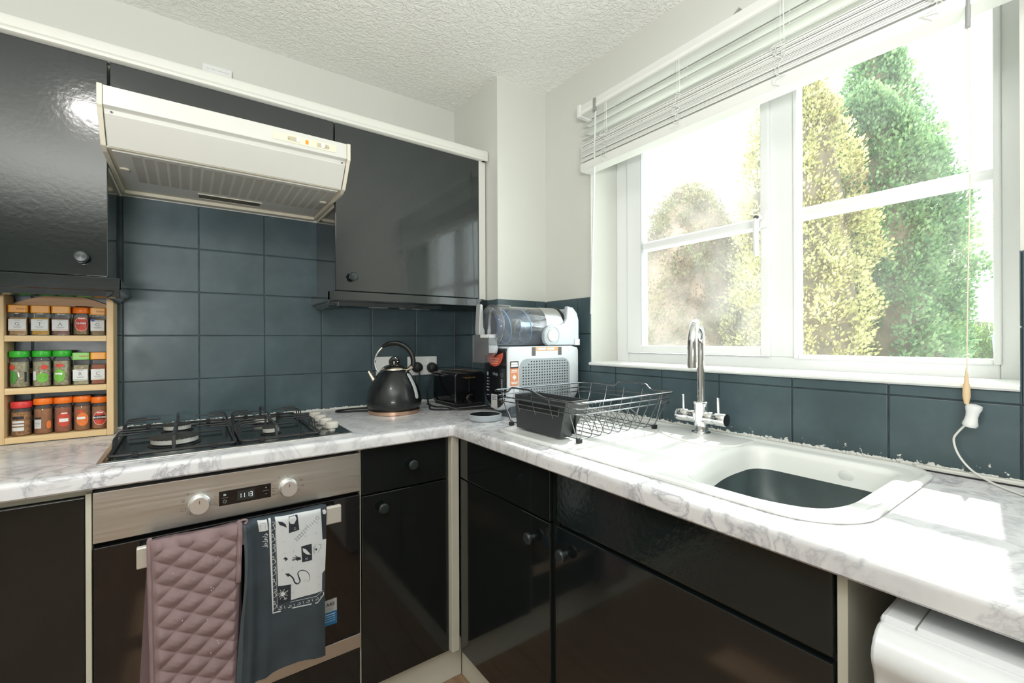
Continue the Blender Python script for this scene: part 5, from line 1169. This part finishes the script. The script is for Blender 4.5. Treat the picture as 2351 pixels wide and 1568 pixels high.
def crown(cx, cy, z0, z1, rad, mat, nclump, nleaf, size, name='foliage', up=.9, sq=(1, 1), parent=None, face=None):
    """many small leaf sprays gathered into lumps over an irregular body of revolution"""
    V = []; 
    t = rng.random(nclump); a = rng.random(nclump)*2*PI
    pr = np.array([rad(x) for x in t]); lump = 1+.16*np.sin(a*3+t*9)+.10*np.sin(a*7-t*17)+rng.normal(0, .05, nclump)
    c = np.stack([cx+pr*lump*np.cos(a)*sq[0], cy+pr*lump*np.sin(a)*sq[1], z0+(z1-z0)*t], 1)
    n_ = np.stack([np.cos(a), np.sin(a), np.full(nclump, .1)], 1)
    idx = np.repeat(np.arange(nclump), nleaf); N_ = len(idx)
    cs = .5+.5*rng.random(nclump)
    off = rng.normal(0, 1, (N_, 3)); off /= np.linalg.norm(off, axis=1)[:, None]; off *= (rng.random(N_)**.4)[:, None]
    csz = (size*4.2*cs)[idx][:, None]
    off = off*csz*np.array([1, 1, 1.6]); p = c[idx]+off-n_[idx]*csz*.4
    d = off/csz*.8+n_[idx]*.6+np.array([0, 0, up])+rng.normal(0, .35, (N_, 3)); d /= np.linalg.norm(d, axis=1)[:, None]
    s = np.cross(d, rng.normal(0, 1, (N_, 3))); s /= np.linalg.norm(s, axis=1)[:, None]+1e-9
    L_ = (size*(.7+.8*rng.random(N_)))[:, None]; W = L_*.34
    q = np.stack([p, p+d*L_*.5+s*W, p+d*L_, p+d*L_*.5-s*W], 1).reshape(-1, 3)
    me = bpy.data.meshes.new(name); me.vertices.add(len(q)); me.vertices.foreach_set('co', q.ravel()); me.loops.add(4*N_); me.loops.foreach_set('vertex_index', np.arange(4*N_))
    me.polygons.add(N_); me.polygons.foreach_set('loop_start', np.arange(0, 4*N_, 4)); me.polygons.foreach_set('loop_total', np.full(N_, 4)); me.update(); me.materials.append(mat)
    o = bpy.data.objects.new(name, me); COL.objects.link(o)
    if parent: adopt(o, parent)
    return o
def tree(name, loc, h, rad, mat, label, nclump, nleaf, size, z0=.15, core=.80, sq=(1, 1), coremat=None):
    t = thing(name, loc, label, 'tree'); x, y, g = loc
    crown(x, y, g+z0, g+h, rad, mat, nclump, nleaf, size, parent=t, sq=sq)
    pr = [(max(.01, rad(i/14)*core), g+z0+(h-z0)*i/14) for i in range(15)]; m = MB().lathe([(r_, z_) for r_, z_ in pr], (0, 0, 0), 'z', 18)
    m.v = [(x+v[0]*sq[0], y+v[1]*sq[1], v[2]) for v in m.v]; m.build('inner_branches', coremat or DARKIN, t, smooth=True)
    MB().tube([(x, y, g-.05), (x, y, g+z0+.5)], [.09, .06], 10).build('trunk', BARK, t, smooth=True)
    return t
GZ = -.15
struct(MB().box(.30, 40, -30, 26, GZ-.1, GZ).build('ground', pm('garden_ground', srgb(196, 196, 186), .9, var=.08, vscale=.8)))
cone = lambda R0, a=.35, p=.8: (lambda t: R0*(min(1, .55+t*1.6) if t < .28 else max(0, 1-((t-.28)/.72)**1.9)**p))
tree('golden_conifer', (3.0, -.22, GZ), 3.95, cone(.54), GOLDC, 'tall golden-yellow conifer nearest the mullion outside the right window pane', 900, 70, .026)
tree('green_conifer', (4.2, -.40, GZ), 3.75, cone(.70, p=.55), GREENC, 'broad feathery green conifer outside the right window pane', 1300, 80, .032)
tree('green_conifer', (6.4, .10, GZ), 5.6, cone(.72), GREENC, 'taller hazy green conifer rising behind the broad green one', 700, 60, .05)
tree('golden_conifer', (3.1, .86, GZ), 2.95, cone(.70, p=.5), MIXC, 'browned golden conifer outside the left window pane, partly bare inside', 1300, 60, .024, coremat=pm('bare_twigs', srgb(130, 108, 92), .95, var=.35, vscale=14))
tree('golden_conifer', (4.6, 2.5, GZ), 2.6, cone(.60), GOLDC, 'pale golden shrub at the outer edge of the left window pane', 500, 50, .035)
# boundary hedge, fence, bin, house
gb = .25
hg = thing('hedge', (18, 1.2, gb), 'low clipped sunlit hedge in front of the dark fence', 'hedge')
for k in range(5): crown(18.3, .75+k*.48, gb, 1.35, lambda t: .42*(1-.3*t**3), HEDGE, 90, 50, .07, parent=hg, name='hedge_foliage')
MB().box(18.05, 18.6, .5, 2.9, gb, 1.25).build('inner_branches', pm('hedge_inner', srgb(70, 90, 52), .95), hg)
fe = thing('fence', (20, 3, gb), 'dark board fence behind the low hedge', 'fence')
FM = pm('fence_dark', srgb(84, 78, 76), .8, var=.15, vscale=6)
for k in range(24): MB().box(20, 20.03, .79+k*.16, .79+k*.16+.15, gb, 1.71+.008*(k % 3)).build('fence_board', FM, fe)
MB().box(20.03, 20.07, .79, 4.6, 1.35, 1.42).build('fence_rail', FM, fe)
wb = thing('wheelie_bin', (17, .1, gb), 'blue-grey wheelie bin standing at the end of the hedge', 'bin')
BM = pm('bin_blue', srgb(104, 124, 142), .5)
m = MB(); bx_, by_ = 17.0, .10
v = hexa(None, (bx_, bx_+.6, by_-.24, by_+.24), (bx_+.07, bx_+.53, by_-.19, by_+.19), gb+.95, gb+.08); m.add(v, [(0, 3, 2, 1), (0, 1, 5, 4), (1, 2, 6, 5), (2, 3, 7, 6), (3, 0, 4, 7), (4, 5, 6, 7)]); m.build('bin_body', BM, wb, bevel=.02)
MB().prism([(by_-.27, gb+.95), (by_+.27, gb+.95), (by_+.25, gb+1.0), (by_, gb+1.05), (by_-.25, gb+1.0)], 'x', bx_-.03, bx_+.63).build('bin_lid', BM, wb, bevel=.015)
for y in (by_-.17, by_+.17): MB().lathe([(0, -.03), (.1, -.03), (.1, .03), (0, .03)], (bx_+.5, y, gb+.1), 'y', 18).build('wheel', RUBBER, wb)
struct(MB().box(14, 60, -30, 40, gb-.4, gb).build('ground_terrace', pm('pavement_pale', srgb(214, 212, 204), .85, var=.05, vscale=.5)))
gw = tag(MB().box(5.0, 5.15, -.98, .2, GZ, 1.045).build('garden_wall', pm('render_pale', srgb(232, 230, 222), .8), bevel=.015), 'low pale rendered garden wall beside the green conifer', 'garden wall')
ho = thing('house', (30, -2, gb), 'pale rendered house with brown tiled roof beyond the garden fence', 'house')
RN = pm('house_render', srgb(240, 236, 226), .85); RT = pm('roof_tile', srgb(166, 146, 134), .8, var=.08, vscale=3)
hx0, hx1, hy0, hy1, he = 27.0, 35.0, -9.0, 5.2, 4.25
MB().box(hx0, hx1, hy0, hy1, gb, he).build('wall', RN, ho)
MB().box(hx0-.42, hx0-.28, hy0-.3, hy1+.3, he-.10, he+.04).build('gutter', flat('gutter', 120, 112, 106), ho)
rf = MB().prism([(hx0-.35, he-.05), (hx0+4, he+3.1), (hx1+.35, he-.05)], 'y', hy0-.2, hy1+.2).build('roof', RT, ho)
for k in range(13):
    x = hx0-.35+k*.335; z_ = he-.05+k*.335*(3.15/4.35)
    P_ = [(x, hy0-.2+(hy1-hy0+.4)*i/110, z_+.09+.02*math.sin(i*PI/2)) for i in range(111)]
    MB().tube(P_, .045, 5).build('tile_course', RT, rf)
for y0 in (1.42, -2.6, -6.0):
    wn = MB().box(hx0-.05, hx0+.05, y0-1.1, y0, 3.22, 4.02).build('window', flat('house_window_frame', 240, 240, 238), ho)
    for a in (0, 1):
        for b_ in (0, 1): MB().box(hx0-.07, hx0-.045, y0-1.02+a*.5, y0-1.02+a*.5+.43, 3.28+b_*.36, 3.28+b_*.36+.31).build('pane', flat('house_glass', 120, 136, 150, .1), wn)
    MB().box(hx0-.14, hx0, y0-1.2, y0+.1, 3.09, 3.15).build('window_sill', flat('house_sill', 170, 150, 136), wn)
